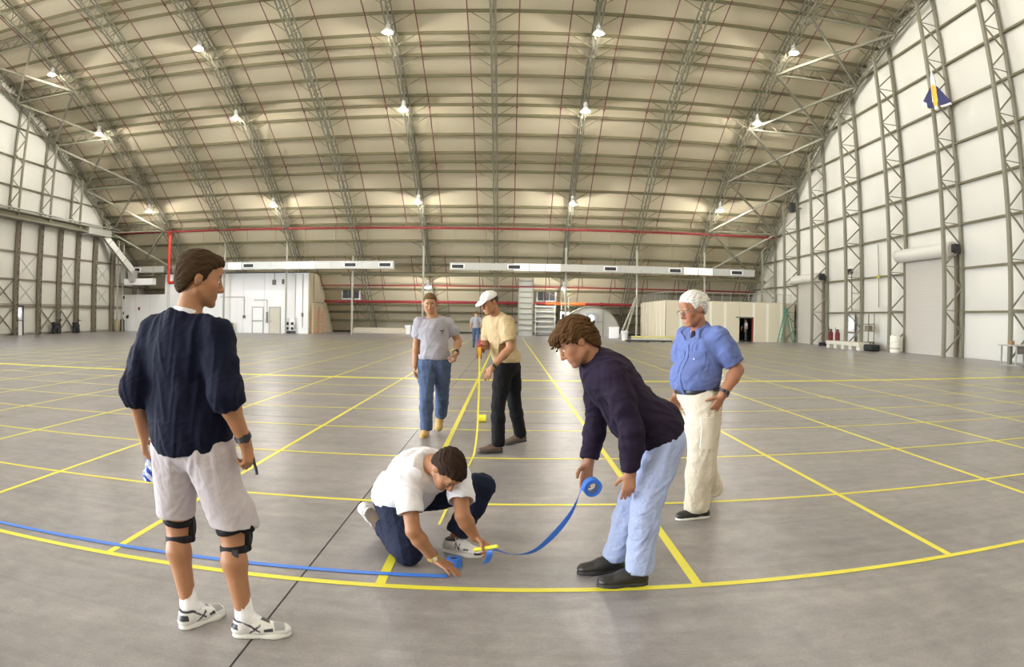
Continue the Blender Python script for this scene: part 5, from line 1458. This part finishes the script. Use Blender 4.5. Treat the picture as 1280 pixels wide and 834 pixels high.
shirt_o = P.cloth('tshirt', P.torso(.026, belly=.025) + P.arm('L', .026, fore=False, t1=.85) + P.arm('R', .026, fore=False, t1=.85) + [ell(J['pv'] + V3(0, 0, .07), P.MP, (.188, .145, .10), .05), cap(J['nk'] - V3(0, 0, .02), J['nk'] + V3(0, 0, .01), .078, .072, k=.03)], grey_tee,
    cuts=[((0, 0, .975), FZ)] + [(lerp(J['s' + S], J['e' + S], .62), J['e' + S] - J['s' + S], (lerp(J['s' + S], J['e' + S], .9) - .12, lerp(J['s' + S], J['e' + S], .9) + .12)) for S in 'LR'] + [(J['nk'] + V3(0, 0, .012), (.0, -.35, 1), (J['nk'] - .1, J['nk'] + .1))],
    folds=[(43, 15, .009, (1, 1, .5)), (19, 32, .004, (1, 1, .8))])
drape(P, shirt_o, 'shirt_pocket', V3(-.80, 8.4, 1.275), (1, 0, 0), (0, 0, 1), (0, 1, 0), .115, .13, grey_tee, off=.006, pts=.02)
pen_ = P.parts_mb(MB().tube([(-.80, 8.372, 1.29), (-.775, 8.372, 1.35)], .006, 6).tube([(-.82, 8.372, 1.335), (-.77, 8.372, 1.325)], .006, 6), 'glasses_in_pocket', dial_d)
P.cloth('jeans', [ell(J['pv'], P.MP, (.175, .13, .13), .05)] + P.leg('L', .014, back=.0, r=(.104, .086, .070, .070, .064)) + P.leg('R', .014, back=.0, r=(.104, .086, .070, .070, .064)), mid_denim,
    cuts=[((0, 0, 1.015), (0, 0, 1)), ((0, 0, .075), FZ, (V3(-1.15, 8.3, 0), V3(-.9, 8.8, .3))), (lerp(J['kL'], J['aL'], .93), J['aL'] - J['kL'], (J['aL'] - .16, J['aL'] + .16))],
    folds=[(31, 20, .007, (1, 1, .6)), (8, 45, .003, (1, 1, 1))])
band(P, 'belt', J['pv'] + V3(0, 0, .045), J['pv'] + V3(0, 0, .065), .0, .0, strap_f) if False else None
shoe(P, 'boot', (-1.00, 8.655, 0), (-1.03, 8.375, 0), mat('tan_rubber', (.35, .25, .12), .7), suede_y, lace_b, high=.13, w_=.11)
shoe(P, 'boot', (-.87, 9.12, .155), (-.885, 8.90, .012), mat('tan_rubber', (.35, .25, .12), .7), suede_y, lace_b, high=.13, w_=.11, up=(0, -.6, .75))
c, M = J['hd'], P.MH
P.hair(hair_mat('sandy_hair', (.16, .085, .035), (.24, .14, .06)), [ell(c - M[1] * .020 + M[2] * .040, M, (.083, .104, .088), .01), ell(c + M[1] * .05 + M[2] * .085, M, (.055, .04, .025), .02)],
       [(-.2, -.06), (-.06, -.035), (-.035, -.0), (-.005, .0), (.012, -.012), (.028, .01), (.038, .055), (.07, .072), (.12, .080)], amp=.003)
watch(P, 'L', strap_w, dial_d, r=.037, t=.93, out=(.2, -1, .1))

# ================================================================== man in white cap with the red tape reel
P = Person('man in white cap, tan shirt and black trousers holding a red tape reel', dict(hd=(-.205, 7.68, 1.665), hf=(-.72, -.58, -.38), nk=(-.125, 7.75, 1.525), ch=(-.065, 7.78, 1.30), pv=(.005, 7.82, .97),
    sL=(-.005, 7.63, 1.45), sR=(-.215, 7.93, 1.445), eL=(.035, 7.56, 1.17), wL=(-.165, 7.50, .955), eR=(-.225, 7.96, 1.17), wR=(-.295, 7.74, 1.20),
    hL=(-.035, 7.74, .92), hR=(.045, 7.92, .92), kL=(-.095, 7.65, .51), kR=(.095, 7.98, .50), aL=(-.085, 7.60, .115), aR=(.165, 8.14, .13)), h=.007, skin=(0.355, 0.175, 0.093))
J = P.J
P.head(jaw=1.08)
P.body += P.torso(-.025) + P.arm('L') + P.arm('R') + P.leg('L', -.022, back=0) + P.leg('R', -.022, back=0)
P.body += hand_prims(J['wL'], (-.45, -.15, -.85), (.3, .85, -.2), -1, (.4, .5, .6, .7)) + hand_prims(J['wR'], (-.1, -.75, -.55), (.95, -.2, -.1), 1, (.8, .9, .9, .9), thumb=.6)
P.make_body(skin_color(P.skin, J['hd'], P.MH))
P.cloth('polo_shirt', P.torso(.022, belly=.03) + P.arm('L', .032, fore=False) + P.arm('R', .032, fore=False) + [ell(J['pv'] + V3(0, 0, .08), P.MP, (.178, .14, .10), .05), cap(J['nk'] - V3(0, 0, .03), J['nk'] + nrm(J['hd'] - J['nk']) * .025, .072, .068, k=.02)], tan_tee,
    cuts=[((0, 0, 1.00), FZ)] + [(lerp(J['s' + S], J['e' + S], .75), J['e' + S] - J['s' + S], (lerp(J['s' + S], J['e' + S], 1.0) - .115, lerp(J['s' + S], J['e' + S], 1.0) + .115)) for S in 'LR'] + [(J['nk'] + nrm(J['hd'] - J['nk']) * .02, J['hd'] - J['nk'], (J['nk'] - .1, J['nk'] + .1))],
    folds=[(53, 15, .009, (1, 1, .6)), (19, 32, .004, (1, 1, .8))])
P.cloth('trousers', [ell(J['pv'], P.MP, (.165, .128, .13), .05)] + P.leg('L', .010, back=.0, r=(.102, .086, .068, .068, .064)) + P.leg('R', .010, back=.0, r=(.102, .086, .068, .068, .064)), black_f,
    cuts=[((0, 0, 1.04), (0, 0, 1)), ((0, 0, .07), FZ)], folds=[(31, 20, .006, (1, 1, .6)), (8, 45, .003, (1, 1, 1))])
shoe(P, 'shoe', (-.035, 7.62, 0), (-.315, 7.535, 0), sole_b, leather_br, lace_b, high=.09, w_=.11)
shoe(P, 'shoe', (.245, 8.16, .035), (-.025, 8.09, 0), sole_b, leather_br, lace_b, high=.09, w_=.11)
c, M = J['hd'], P.MH
P.hair(hair_mat('short_brown_hair', (.06, .04, .03), (.12, .09, .07)), [ell(c - M[1] * .020 + M[2] * .030, M, (.081, .103, .085), .01)],
       [(-.2, -.06), (-.06, -.04), (-.035, -.005), (-.005, .0), (.012, -.012), (.028, .02), (.038, .06), (.12, .080)], amp=.002)
capm = fab('white_cap_cotton', (.72, .71, .68), noise=.05)
P.cloth('cap', [ell(c - M[1] * .012 + M[2] * .052, M, (.088, .108, .078), .01)], capm, cuts=[(c + M[2] * .040, -M[2] - .12 * M[1])], subs=[ell(c - M[1] * .012 + M[2] * .03, M, (.082, .102, .07))], folds=[(3, 70, .001, (1, 1, 1))])
P.cloth('cap_brim', [ell(c + M[1] * .105 + M[2] * .040, frame(M[0], M[1] - .30 * M[2], M[2] + .30 * M[1]), (.072, .078, .008), .01)], capm, subs=[ell(c - M[1] * .012 + M[2] * .03, M, (.080, .100, .07))], h=.004)
P.parts_mb(MB().sphere(tuple(c - M[1] * .012 + M[2] * .131), .008, 8, 5), 'cap_button', capm)
watch(P, 'L', strap_w, dial_d, r=.037, t=.90, out=(.2, -1, .1))
# red tape reel
rc = J['wR'] + V3(-.01, -.13, -.085)
t = empty('tape_reel', tuple(rc), label='red tape reel with yellow measuring tape in the capped man\'s hand', cat='reel')
redp = mat('red_plastic', (.55, .02, .02), .35)
for s in (-1, 1): MB().tube([(s * .018, 0, 0), (s * .026, 0, 0)], .075, 20).build('side_disc', redp, t, smooth=True)
MB().tube([(-.018, 0, 0), (.018, 0, 0)], .060, 20).build('wound_tape', mat('yellow_measuring_tape', (.80, .70, .08), .5), t, smooth=True)
MB().bar((0, 0, .06), (0, .02, .14), .02).build('handle', redp, t); MB().tube([(.03, 0, 0), (.05, 0, 0), (.05, .04, .02)], .007, 6).build('crank', dial_d, t)
# the yellow measuring tape hanging from it and lying on the floor
mt = bpy.data.objects.get('measuring_tape')
bpy.data.objects.remove(mt)
pts = [(-.475, 4.81, .005), (-.46, 5.2, .003), (-.42, 6.2, .003), (-.37, 6.95, .004), (-.345, 7.22, .03), (-.325, 7.38, .14), (-.312, 7.47, .32), (-.305, 7.53, .60), (-.303, 7.56, .85), (rc[0] , rc[1] - .05, rc[2] - .02)]
mb = MB(); w2 = .010
vs = []
for p in pts:
    for s in (-1, 1): vs += [(p[0] + s * w2, p[1], p[2]), (p[0] + s * w2, p[1] - .0015, p[2] + .0015)]
fs = []
for i in range(len(pts) - 1):
    k = 4 * i; fs += [(k, k + 4, k + 6, k + 2), (k + 1, k + 3, k + 7, k + 5), (k, k + 1, k + 5, k + 4), (k + 2, k + 6, k + 7, k + 3)]
mb._add(vs, fs); o = mb.build('measuring_tape', MATS['yellow_measuring_tape'], None, label='thin yellow measuring tape from the red reel down across the floor', cat='tape')
t = empty('tape_block', (-.345, 9.85, 0), label='small yellow block of tape lying on the floor left of the capped man', cat='tape roll')
MB().tube([(-.055, 0, .055), (.055, 0, .055)], .055, 18).build('tape_roll', ytape, t, smooth=True); MB().tube([(-.057, 0, .055), (.057, 0, .055)], .035, 14).build('core', mat('cardboard_core', (.5, .42, .12), .7), t)

# ================================================================== bending man in plum jacket
P = Person('bending man in dark plum jacket and pale jeans pulling blue tape', dict(hd=(.365, 3.72, 1.375), hf=(-.78, -.12, -.58), hu=(-.5, 0, .8), nk=(.475, 3.76, 1.275), ch=(.60, 3.77, 1.125), pv=(.855, 3.79, .865),
    sL=(.560, 3.60, 1.20), sR=(.515, 3.93, 1.19), eL=(.655, 3.545, .925), wL=(.665, 3.585, .685), eR=(.525, 3.975, .92), wR=(.478, 3.92, .675),
    hL=(.865, 3.71, .82), hR=(.885, 3.88, .82), kL=(.775, 3.665, .465), kR=(.735, 3.875, .455), aL=(.765, 3.675, .115), aR=(.665, 3.89, .115)), h=.0055, skin=(0.384, 0.188, 0.108))
J = P.J; MP = P.MP
P.head(jaw=.98)
P.body += P.torso(-.025) + P.arm('L') + P.arm('R') + P.leg('L', -.022, back=0) + P.leg('R', -.022, back=0)
P.body += hand_prims(J['wL'], (-.05, .02, -1), (.1, 1, 0), -1, (.3, .38, .45, .5), spread=.08) + hand_prims(J['wR'], (-.12, -.05, -1), (.15, -1, 0), 1, (.35, .4, .5, .6), thumb=.5)
P.make_body(skin_color(P.skin, J['hd'], P.MH, stubble=.5))
up = nrm(J['ch'] - J['pv'])
P.cloth('jacket', P.torso(.028, belly=.045) + P.arm('L', .022) + P.arm('R', .022) + [ell(J['pv'] + up * .05 - MP[1] * .01, MP, (.192, .160, .15), .05), cap(J['nk'] - P.MC[2] * .03, J['nk'] + nrm(J['hd'] - J['nk']) * .035, .078, .070, k=.02)], plum_f,
    cuts=[(J['pv'] - up * .035, nrm(-up + V3(0, 0, -.35)), (J['pv'] - V3(.16, .3, .3), J['pv'] + V3(.4, .3, .2)))] + [(lerp(J['e' + S], J['w' + S], .93), J['w' + S] - J['e' + S], (J['w' + S] - V3(.09, .09, .12), J['w' + S] + V3(.09, .09, .04))) for S in 'LR'] + [(J['nk'] + nrm(J['hd'] - J['nk']) * .04, J['hd'] - J['nk'], (J['nk'] - .1, J['nk'] + .1))],
    folds=[(73, 14, .010, (1, 1, 1)), (19, 28, .0035, (1, 1, 1)), (5, 60, .0006, (1, 1, 1))])
P.cloth('jeans', [ell(J['pv'], MP, (.172, .130, .135), .05)] + P.leg('L', .018, back=.0, r=(.106, .088, .068, .068, .066)) + P.leg('R', .018, back=.0, r=(.106, .088, .066, .066, .064)), pale_denim,
    cuts=[(J['pv'] + up * .12, up), ((0, 0, .075), FZ)],
    folds=[(36, 14, .013, (1, 1, .7)), (8, 34, .003, (1, 1, 1.2))])
shoe(P, 'shoe', (.815, 3.665, 0), (.525, 3.65, 0), sole_b, leather_b, lace_b, high=.105, w_=.115)
shoe(P, 'shoe', (.715, 3.885, 0), (.432, 3.865, 0), sole_b, leather_b, lace_b, high=.105, w_=.115)
c, M = J['hd'], P.MH
rr = random.Random(5); lk = []
for i in range(150):
    th = rr.uniform(-2.0, 2.0); ph = rr.uniform(-1.1, 1.25)
    p = c - M[1] * .015 + M[2] * .042 + M[0] * math.sin(th) * .080 * math.cos(ph) + M[2] * math.cos(th) * .082 * math.cos(ph) + M[1] * math.sin(ph) * .100
    u = (p - c) @ M.T
    if u[1] > .03 and u[2] < .045 or u[2] < -.02 and u[1] > -.035: continue
    dirv = nrm(M[1] * (.8 if u[1] > 0 else -.7) - M[2] * .35 + V3(0, 0, -.35) + M[0] * np.sign(u[0]) * .35 + V3(rr.uniform(-.3, .3), rr.uniform(-.3, .3), rr.uniform(-.1, .3)))
    n_ = nrm(p - (c + M[2] * .03)); q = p + dirv * rr.uniform(.03, .055) + n_ * .010
    lk.append(cap(p, q, rr.uniform(.007, .011), .0035, k=.006))
P.hair(hair_mat('auburn_brown_hair', (.045, .018, .008), (.15, .075, .028), 90), [ell(c - M[1] * .018 + M[2] * .046, M, (.094, .112, .096), .01), ell(c - M[1] * .055 - M[2] * .02, M, (.082, .078, .095), .02), ell(c + M[1] * .07 + M[2] * .075, M, (.065, .05, .034), .02), ell(c - M[1] * .085 + M[2] * .0, M, (.06, .045, .06), .02)],
       [(-.2, -.115), (-.09, -.105), (-.06, -.06), (-.035, -.010), (-.005, .004), (.012, -.012), (.028, .008), (.040, .040), (.07, .052), (.12, .050)], amp=.005, locks=lk)
# roll of blue tape in his hand and the strip pulled from it
rc = V3(.492, 3.84, .545)
def tape_roll(name, c, axis, label, r=.057, w_=.048, mm=None):
    t = empty(name, tuple(c), label=label, cat='tape roll')
    a = Vector(nrm(axis)); R_ = a.to_track_quat('Z', 'Y').to_matrix()
    prof = [(r - .020, -w_ / 2), (r, -w_ / 2), (r, w_ / 2), (r - .020, w_ / 2), (r - .020, -w_ / 2)]
    mb = MB(); mb.lathe(prof, 32, (0, 0, 0), R_); mb.f = mb.f[:-2]; mb.build('wound_tape', mm or btape, t, smooth=True)
    prof = [(r - .024, -w_ / 2 - .0005), (r - .0195, -w_ / 2 - .0005), (r - .0195, w_ / 2 + .0005), (r - .024, w_ / 2 + .0005), (r - .024, -w_ / 2)]
    mb = MB(); mb.lathe(prof, 32, (0, 0, 0), R_); mb.f = mb.f[:-2]; mb.build('core', mat('blue_card_core', (.10, .18, .42), .6), t, smooth=True)
    return t
tape_roll('tape_roll', rc, (.25, -.9, -.2), 'roll of blue masking tape hanging from the bending man\'s hand', .055, .042)
tape_roll('tape_roll', (-.305, 3.985, .025), (0, 0, 1), 'roll of blue masking tape on the floor by the kneeling man', .046, .048)
def ribbon(pts, wd, m, name, label, n=40, th=.0008):
    pts = [Vector(p) for p in pts]; wd = [Vector(w_) for w_ in wd]
    def cr(P_, t):
        i = min(int(t), len(P_) - 2); f_ = t - i; p0, p1, p2, p3 = P_[max(i - 1, 0)], P_[i], P_[i + 1], P_[min(i + 2, len(P_) - 1)]
        return .5 * ((2 * p1) + (p2 - p0) * f_ + (2 * p0 - 5 * p1 + 4 * p2 - p3) * f_ ** 2 + (3 * p1 - p0 - 3 * p2 + p3) * f_ ** 3)
    vs = []; fs = []
    for i in range(n + 1):
        t = (len(pts) - 1) * i / n; p = cr(pts, t); w_ = cr(wd, t)
        p2 = cr(pts, min(t + .01, len(pts) - 1)); p1 = cr(pts, max(t - .01, 0)); nn = (p2 - p1).cross(w_).normalized() * th
        vs += [p - w_ / 2 - nn, p + w_ / 2 - nn, p + w_ / 2 + nn, p - w_ / 2 + nn]
    for i in range(n):
        for k in range(4): a = 4 * i + k; b = 4 * i + (k + 1) % 4; fs.append((a, b, b + 4, a + 4))
    fs += [(3, 2, 1, 0), (4 * n, 4 * n + 1, 4 * n + 2, 4 * n + 3)]
    return MB()._add(vs, fs).build(name, m, None, True, label=label, cat='tape')
ribbon([(-.105, 3.81, .085), (-.088, 3.79, .135), (-.085, 3.78, .172), (-.05, 3.78, .180), (.05, 3.79, .150), (.17, 3.80, .170), (.29, 3.82, .275), (.38, 3.83, .40), (.436, 3.84, .545)],
       [(.035, .0, .012), (.035, .01, .0), (.03, -.02, .01), (.0, -.03, .02), (.004, -.030, .012), (-.012, -.028, .026), (-.025, -.018, .026), (-.02, -.022, .014), (.008, -.03, .0)], btape, 'blue_tape_strip', 'loose blue tape strip sagging between kneeling and bending man')

# ================================================================== older man in blue shirt
P = Person('white-haired man in blue shirt and khaki cargo trousers looking down', dict(hd=(1.37, 5.02, 1.585), hf=(-.85, -.33, -.30), nk=(1.44, 5.06, 1.435), ch=(1.465, 5.07, 1.22), pv=(1.475, 5.09, .93),
    sL=(1.555, 4.91, 1.385), sR=(1.375, 5.22, 1.38), eL=(1.70, 4.90, 1.14), wL=(1.565, 4.83, .965), eR=(1.335, 5.27, 1.12), wR=(1.31, 5.20, .93),
    hL=(1.475, 5.00, .88), hR=(1.485, 5.18, .88), kL=(1.465, 4.96, .48), kR=(1.52, 5.20, .48), aL=(1.455, 4.98, .10), aR=(1.71, 5.44, .12)), h=.006, skin=(0.341, 0.154, 0.087))
J = P.J
P.head(jaw=1.12, wide=1.03)
P.body += P.torso(-.025) + P.arm('L', .004) + P.arm('R') + P.leg('L', -.022, back=0) + P.leg('R', -.022, back=0)
P.body += hand_prims(J['wL'], (-.36, .24, -.85), (-.15, .9, .1), -1, (.12, .12, .12, .12), thumb=.2) + hand_prims(J['wR'], (-.1, -.1, -1), (.2, -.9, 0), 1, (.4, .4, .5, .6))
P.make_body(skin_color(P.skin, J['hd'], P.MH, ruddy=.25, brow=(.35, .28, .22)))
ws = P.cloth('work_shirt', P.torso(.028, belly=.10) + P.arm('L', .034, fore=False) + P.arm('R', .030, fore=False) + [ell(J['pv'] + V3(-.03, 0, .12), P.MP, (.175, .165, .10), .05), cap(J['nk'] - V3(0, 0, .03), J['nk'] + nrm(J['hd'] - J['nk']) * .02, .078, .072, k=.02)], blue_sh,
    cuts=[((1.47, 5.09, .995), (.08, 0, -1))] + [(lerp(J['s' + S], J['e' + S], .82), J['e' + S] - J['s' + S], (lerp(J['s' + S], J['e' + S], 1.05) - .115, lerp(J['s' + S], J['e' + S], 1.05) + .115)) for S in 'LR'] + [(J['nk'] + nrm(J['hd'] - J['nk']) * .02, J['hd'] - J['nk'] + V3(-.06, -.02, 0), (J['nk'] - .11, J['nk'] + .11))],
    folds=[(83, 15, .009, (1, 1, .7)), (19, 30, .003, (1, 1, .8))])
MC = P.MC
fr = lambda x, y, z: J['ch'] + MC[0] * x + MC[1] * y + MC[2] * z
P.cloth('collar', [cap(J['nk'] + MC[1] * .060 - MC[0] * .035 - MC[2] * .01, J['nk'] + MC[1] * .105 - MC[0] * .085 - MC[2] * .045, .022, .014, flat=MC[1], f=.5), cap(J['nk'] - MC[0] * .065 + MC[1] * .01 + MC[2] * .015, J['nk'] + MC[1] * .075 - MC[0] * .06 - MC[2] * .015, .022, .02, flat=MC[1], f=.6)], blue_sh)
P.cloth('undershirt', [cap(J['nk'] + MC[1] * .07 - MC[2] * .02, J['nk'] + MC[1] * .115 - MC[2] * .10, .022, .012, flat=MC[1], f=.5)], fab('dark_undershirt', (.03, .02, .03)))
lk_ = nrm(-MC[1] + .0 * MC[0])
for sx in (-.085, .085):
    drape(P, ws, 'chest_pocket', fr(sx, .3, -.01), MC[0], MC[2], -MC[1], .12, .13, blue_sh, off=.006, pts=.015)
    drape(P, ws, 'pocket_flap', fr(sx, .3, .055), MC[0], MC[2], -MC[1], .125, .035, blue_sh, off=.011, pts=.02)
drape(P, ws, 'button_placket', fr(0, .3, -.06), MC[0], MC[2], -MC[1], .03, .36, blue_sh, off=.007)
P.parts_mb(MB().sphere(tuple(fr(-.085, .170, .02)), .007, 8, 5), 'button', mat('pearl_button', (.8, .8, .8), .3))
for zz in (.04, -.06, -.16): P.parts_mb(MB().sphere(tuple(fr(-.0, .152 + (.04 if zz < 0 else 0), zz)), .006, 8, 5), 'button', mat('pearl_button', (.8, .8, .8), .3))
ct = P.cloth('cargo_trousers', [ell(J['pv'], P.MP, (.180, .152, .135), .05), ell(J['pv'] + V3(-.03, 0, .02), P.MP, (.165, .15, .1), .05)] + P.leg('L', .030, back=.0, r=(.114, .096, .078, .076, .072)) + P.leg('R', .026, back=.0, r=(.114, .094, .074, .072, .066)), khaki_f,
    cuts=[((0, 0, 1.0), (0, 0, 1)), ((0, 0, .05), FZ)],
    folds=[(36, 13, .012, (1, 1, .45)), (8, 32, .0025, (1, 1, .8))])
drape(P, ct, 'cargo_pocket', V3(1.50, 4.9, .665), (1, .1, 0), (0, 0, 1), (-.1, 1, 0), .165, .20, khaki_f, off=.016)
drape(P, ct, 'pocket_flap', V3(1.50, 4.9, .765), (1, .1, 0), (0, 0, 1), (-.1, 1, 0), .18, .06, khaki_f, off=.024, pts=.012)
P.cloth('belt', [ell(J['pv'] + V3(-.025, 0, .045), P.MP, (.192, .186, .2), .05)], leather_b, cuts=[((1.47, 5.09, 1.0), (-.06, 0, 1)), ((1.47, 5.09, .960), (.06, 0, -1))])
shoe(P, 'shoe', (1.565, 4.985, 0), (1.285, 4.935, 0), sole_w, leather_b, lace_b, high=.085, w_=.11, sole_h=.02)
shoe(P, 'shoe', (1.815, 5.50, .085), (1.60, 5.37, .005), sole_w, leather_b, lace_b, high=.085, w_=.11, sole_h=.02, up=(-.3, -.2, .8))
c, M = J['hd'], P.MH
rr = random.Random(9); lk = []
for i in range(110):
    th = rr.uniform(-1.6, 1.6); ph = rr.uniform(-1.2, 1.0)
    p = c - M[1] * .018 + M[2] * .042 + M[0] * math.sin(th) * .078 * math.cos(ph) + M[2] * math.cos(th) * .080 * math.cos(ph) + M[1] * math.sin(ph) * .098
    u = (p - c) @ M.T
    if u[1] > .03 and u[2] < .055 or u[2] < -.0 and u[1] > -.035: continue
    q = p + nrm(-M[1] * .9 - M[2] * .25 + M[0] * np.sign(u[0]) * .2) * rr.uniform(.03, .045) + nrm(p - c) * .006
    lk.append(cap(p, q, rr.uniform(.007, .010), .004, k=.008))
P.hair(hair_mat('white_hair', (0.95, 0.92, 0.84), (1.25, 1.22, 1.14), 80), [ell(c - M[1] * .018 + M[2] * .045, M, (.089, .110, .096), .01), ell(c - M[1] * .05 - M[2] * .0, M, (.080, .076, .085), .02)],
       [(-.2, -.075), (-.09, -.075), (-.06, -.045), (-.035, -.005), (-.005, .004), (.012, -.012), (.028, .012), (.040, .055), (.07, .072), (.12, .085)], amp=.004, locks=lk)
gl = mat('spectacle_wire', (.25, .22, .2), .3, .8)
mb = MB()
for s in (-1, 1):
    cc = c + M[0] * s * .033 + M[1] * .108 - M[2] * .002
    mb.tube([tuple(cc + (M[0] * math.cos(a) * .024 + M[2] * math.sin(a) * .018) - P.origin) for a in np.linspace(0, 2 * math.pi, 17)[:-1]], .0017, 5, closed=True)
    mb.tube([tuple(c + M[0] * s * .057 + M[1] * .106 + M[2] * .006 - P.origin), tuple(c + M[0] * s * .083 + M[1] * .06 + M[2] * .006 - P.origin), tuple(c + M[0] * s * .086 - M[1] * .01 + M[2] * .008 - P.origin)], .0026, 5)
mb.tube([tuple(c + M[0] * x + M[1] * .112 - P.origin) for x in (-.010, 0, .010)], .0017, 5)
mb.build('spectacles', gl, P.root, smooth=True)
watch(P, 'L', strap_w, dial_d, r=.040, t=.92, out=(.5, -.9, .2))
t = empty('phone_holster', (1.585, 4.925, .975), label='small silver phone clipped on the belt of the white-haired man', cat='phone')
MB().box((0, -.012, 0), (.05, .03, .075)).build('body', steel_w, t, bevel=.006); MB().box((0, -.029, .01), (.03, .004, .025)).build('screen', dial_d, t)

# ================================================================== small far figures
def far_person(name_label, x, y, f_, shirt, trous, hairc, step=.18, h=.012, ht=1.0):
    f_ = nrm(f_); r = np.cross(f_, (0, 0, 1)); Q = lambda a, b, z: V3(x, y, 0) + r * a + f_ * b + V3(0, 0, z * ht)
    P = Person(name_label, dict(hd=Q(0, .02, 1.66), hf=f_ + V3(0, 0, -.1), nk=Q(0, 0, 1.50), ch=Q(0, 0, 1.28), pv=Q(0, 0, .95), sL=Q(-.19, 0, 1.42), sR=Q(.19, 0, 1.42), eL=Q(-.27, -.05, 1.15), eR=Q(.27, -.05, 1.15), wL=Q(-.24, .08, .92), wR=Q(.24, .08, .92),
        hL=Q(-.09, 0, .91), hR=Q(.09, 0, .91), kL=Q(-.09, step * .6, .5), kR=Q(.09, -step * .2, .5), aL=Q(-.09, step, .1), aR=Q(.09, -step, .1)), h=h)
    J = P.J; P.head(); P.body += P.torso(-.025) + P.arm('L') + P.arm('R') + P.leg('L', -.022, back=0) + P.leg('R', -.022, back=0)
    for S, sd in (('L', -1), ('R', 1)): P.body += hand_prims(J['w' + S], (0, 0, -1), r * -sd, sd, .5)
    P.make_body(skin_color(P.skin, J['hd'], P.MH))
    P.cloth('shirt', P.torso(.022) + P.arm('L', .03, fore=False) + P.arm('R', .03, fore=False), shirt, cuts=[((0, 0, .97), FZ)] + [(lerp(J['s' + S], J['e' + S], .8), J['e' + S] - J['s' + S], (lerp(J['s' + S], J['e' + S], 1.0) - .1, lerp(J['s' + S], J['e' + S], 1.0) + .1)) for S in 'LR'], folds=[(3, 18, .008, (1, 1, .6))])
    P.cloth('trousers', [ell(J['pv'], P.MP, (.17, .13, .13), .05)] + P.leg('L', .012) + P.leg('R', .012), trous, cuts=[((0, 0, 1.02), (0, 0, 1)), ((0, 0, .07), FZ)], folds=[(5, 20, .006, (1, 1, .6))])
    for S in 'LR':
        a = J['a' + S]; shoe(P, 'shoe', V3(a[0], a[1], 0) - f_ * .08, V3(a[0], a[1], 0) + f_ * .19, sole_b, leather_b, lace_b, laces=0, high=.09)
    c, M = J['hd'], P.MH
    P.hair(hairc, [ell(c - M[1] * .020 + M[2] * .040, M, (.083, .104, .088), .01)], [(-.2, -.06), (-.035, -.0), (.012, -.012), (.038, .055), (.12, .080)], amp=.002)
    return P
far_person('small distant person in grey shirt and blue jeans walking away', -1.55, 34.2, (-.15, 1, 0), grey_tee, mid_denim, MATS['sandy_hair'], step=.22)
far_person('distant person in dark clothes standing in the partition doorway', 17.35, 50.0, (-.6, -.8, 0), black_f, black_f, MATS['dark_brown_hair'], step=.03, ht=.97)
far_person('distant person in white shirt at the right of the partition doorway', 17.85, 49.7, (-.9, .3, 0), wtee_f, fab('grey_wool', (.12, .12, .14)), MATS['short_brown_hair'], step=.05, ht=.97)
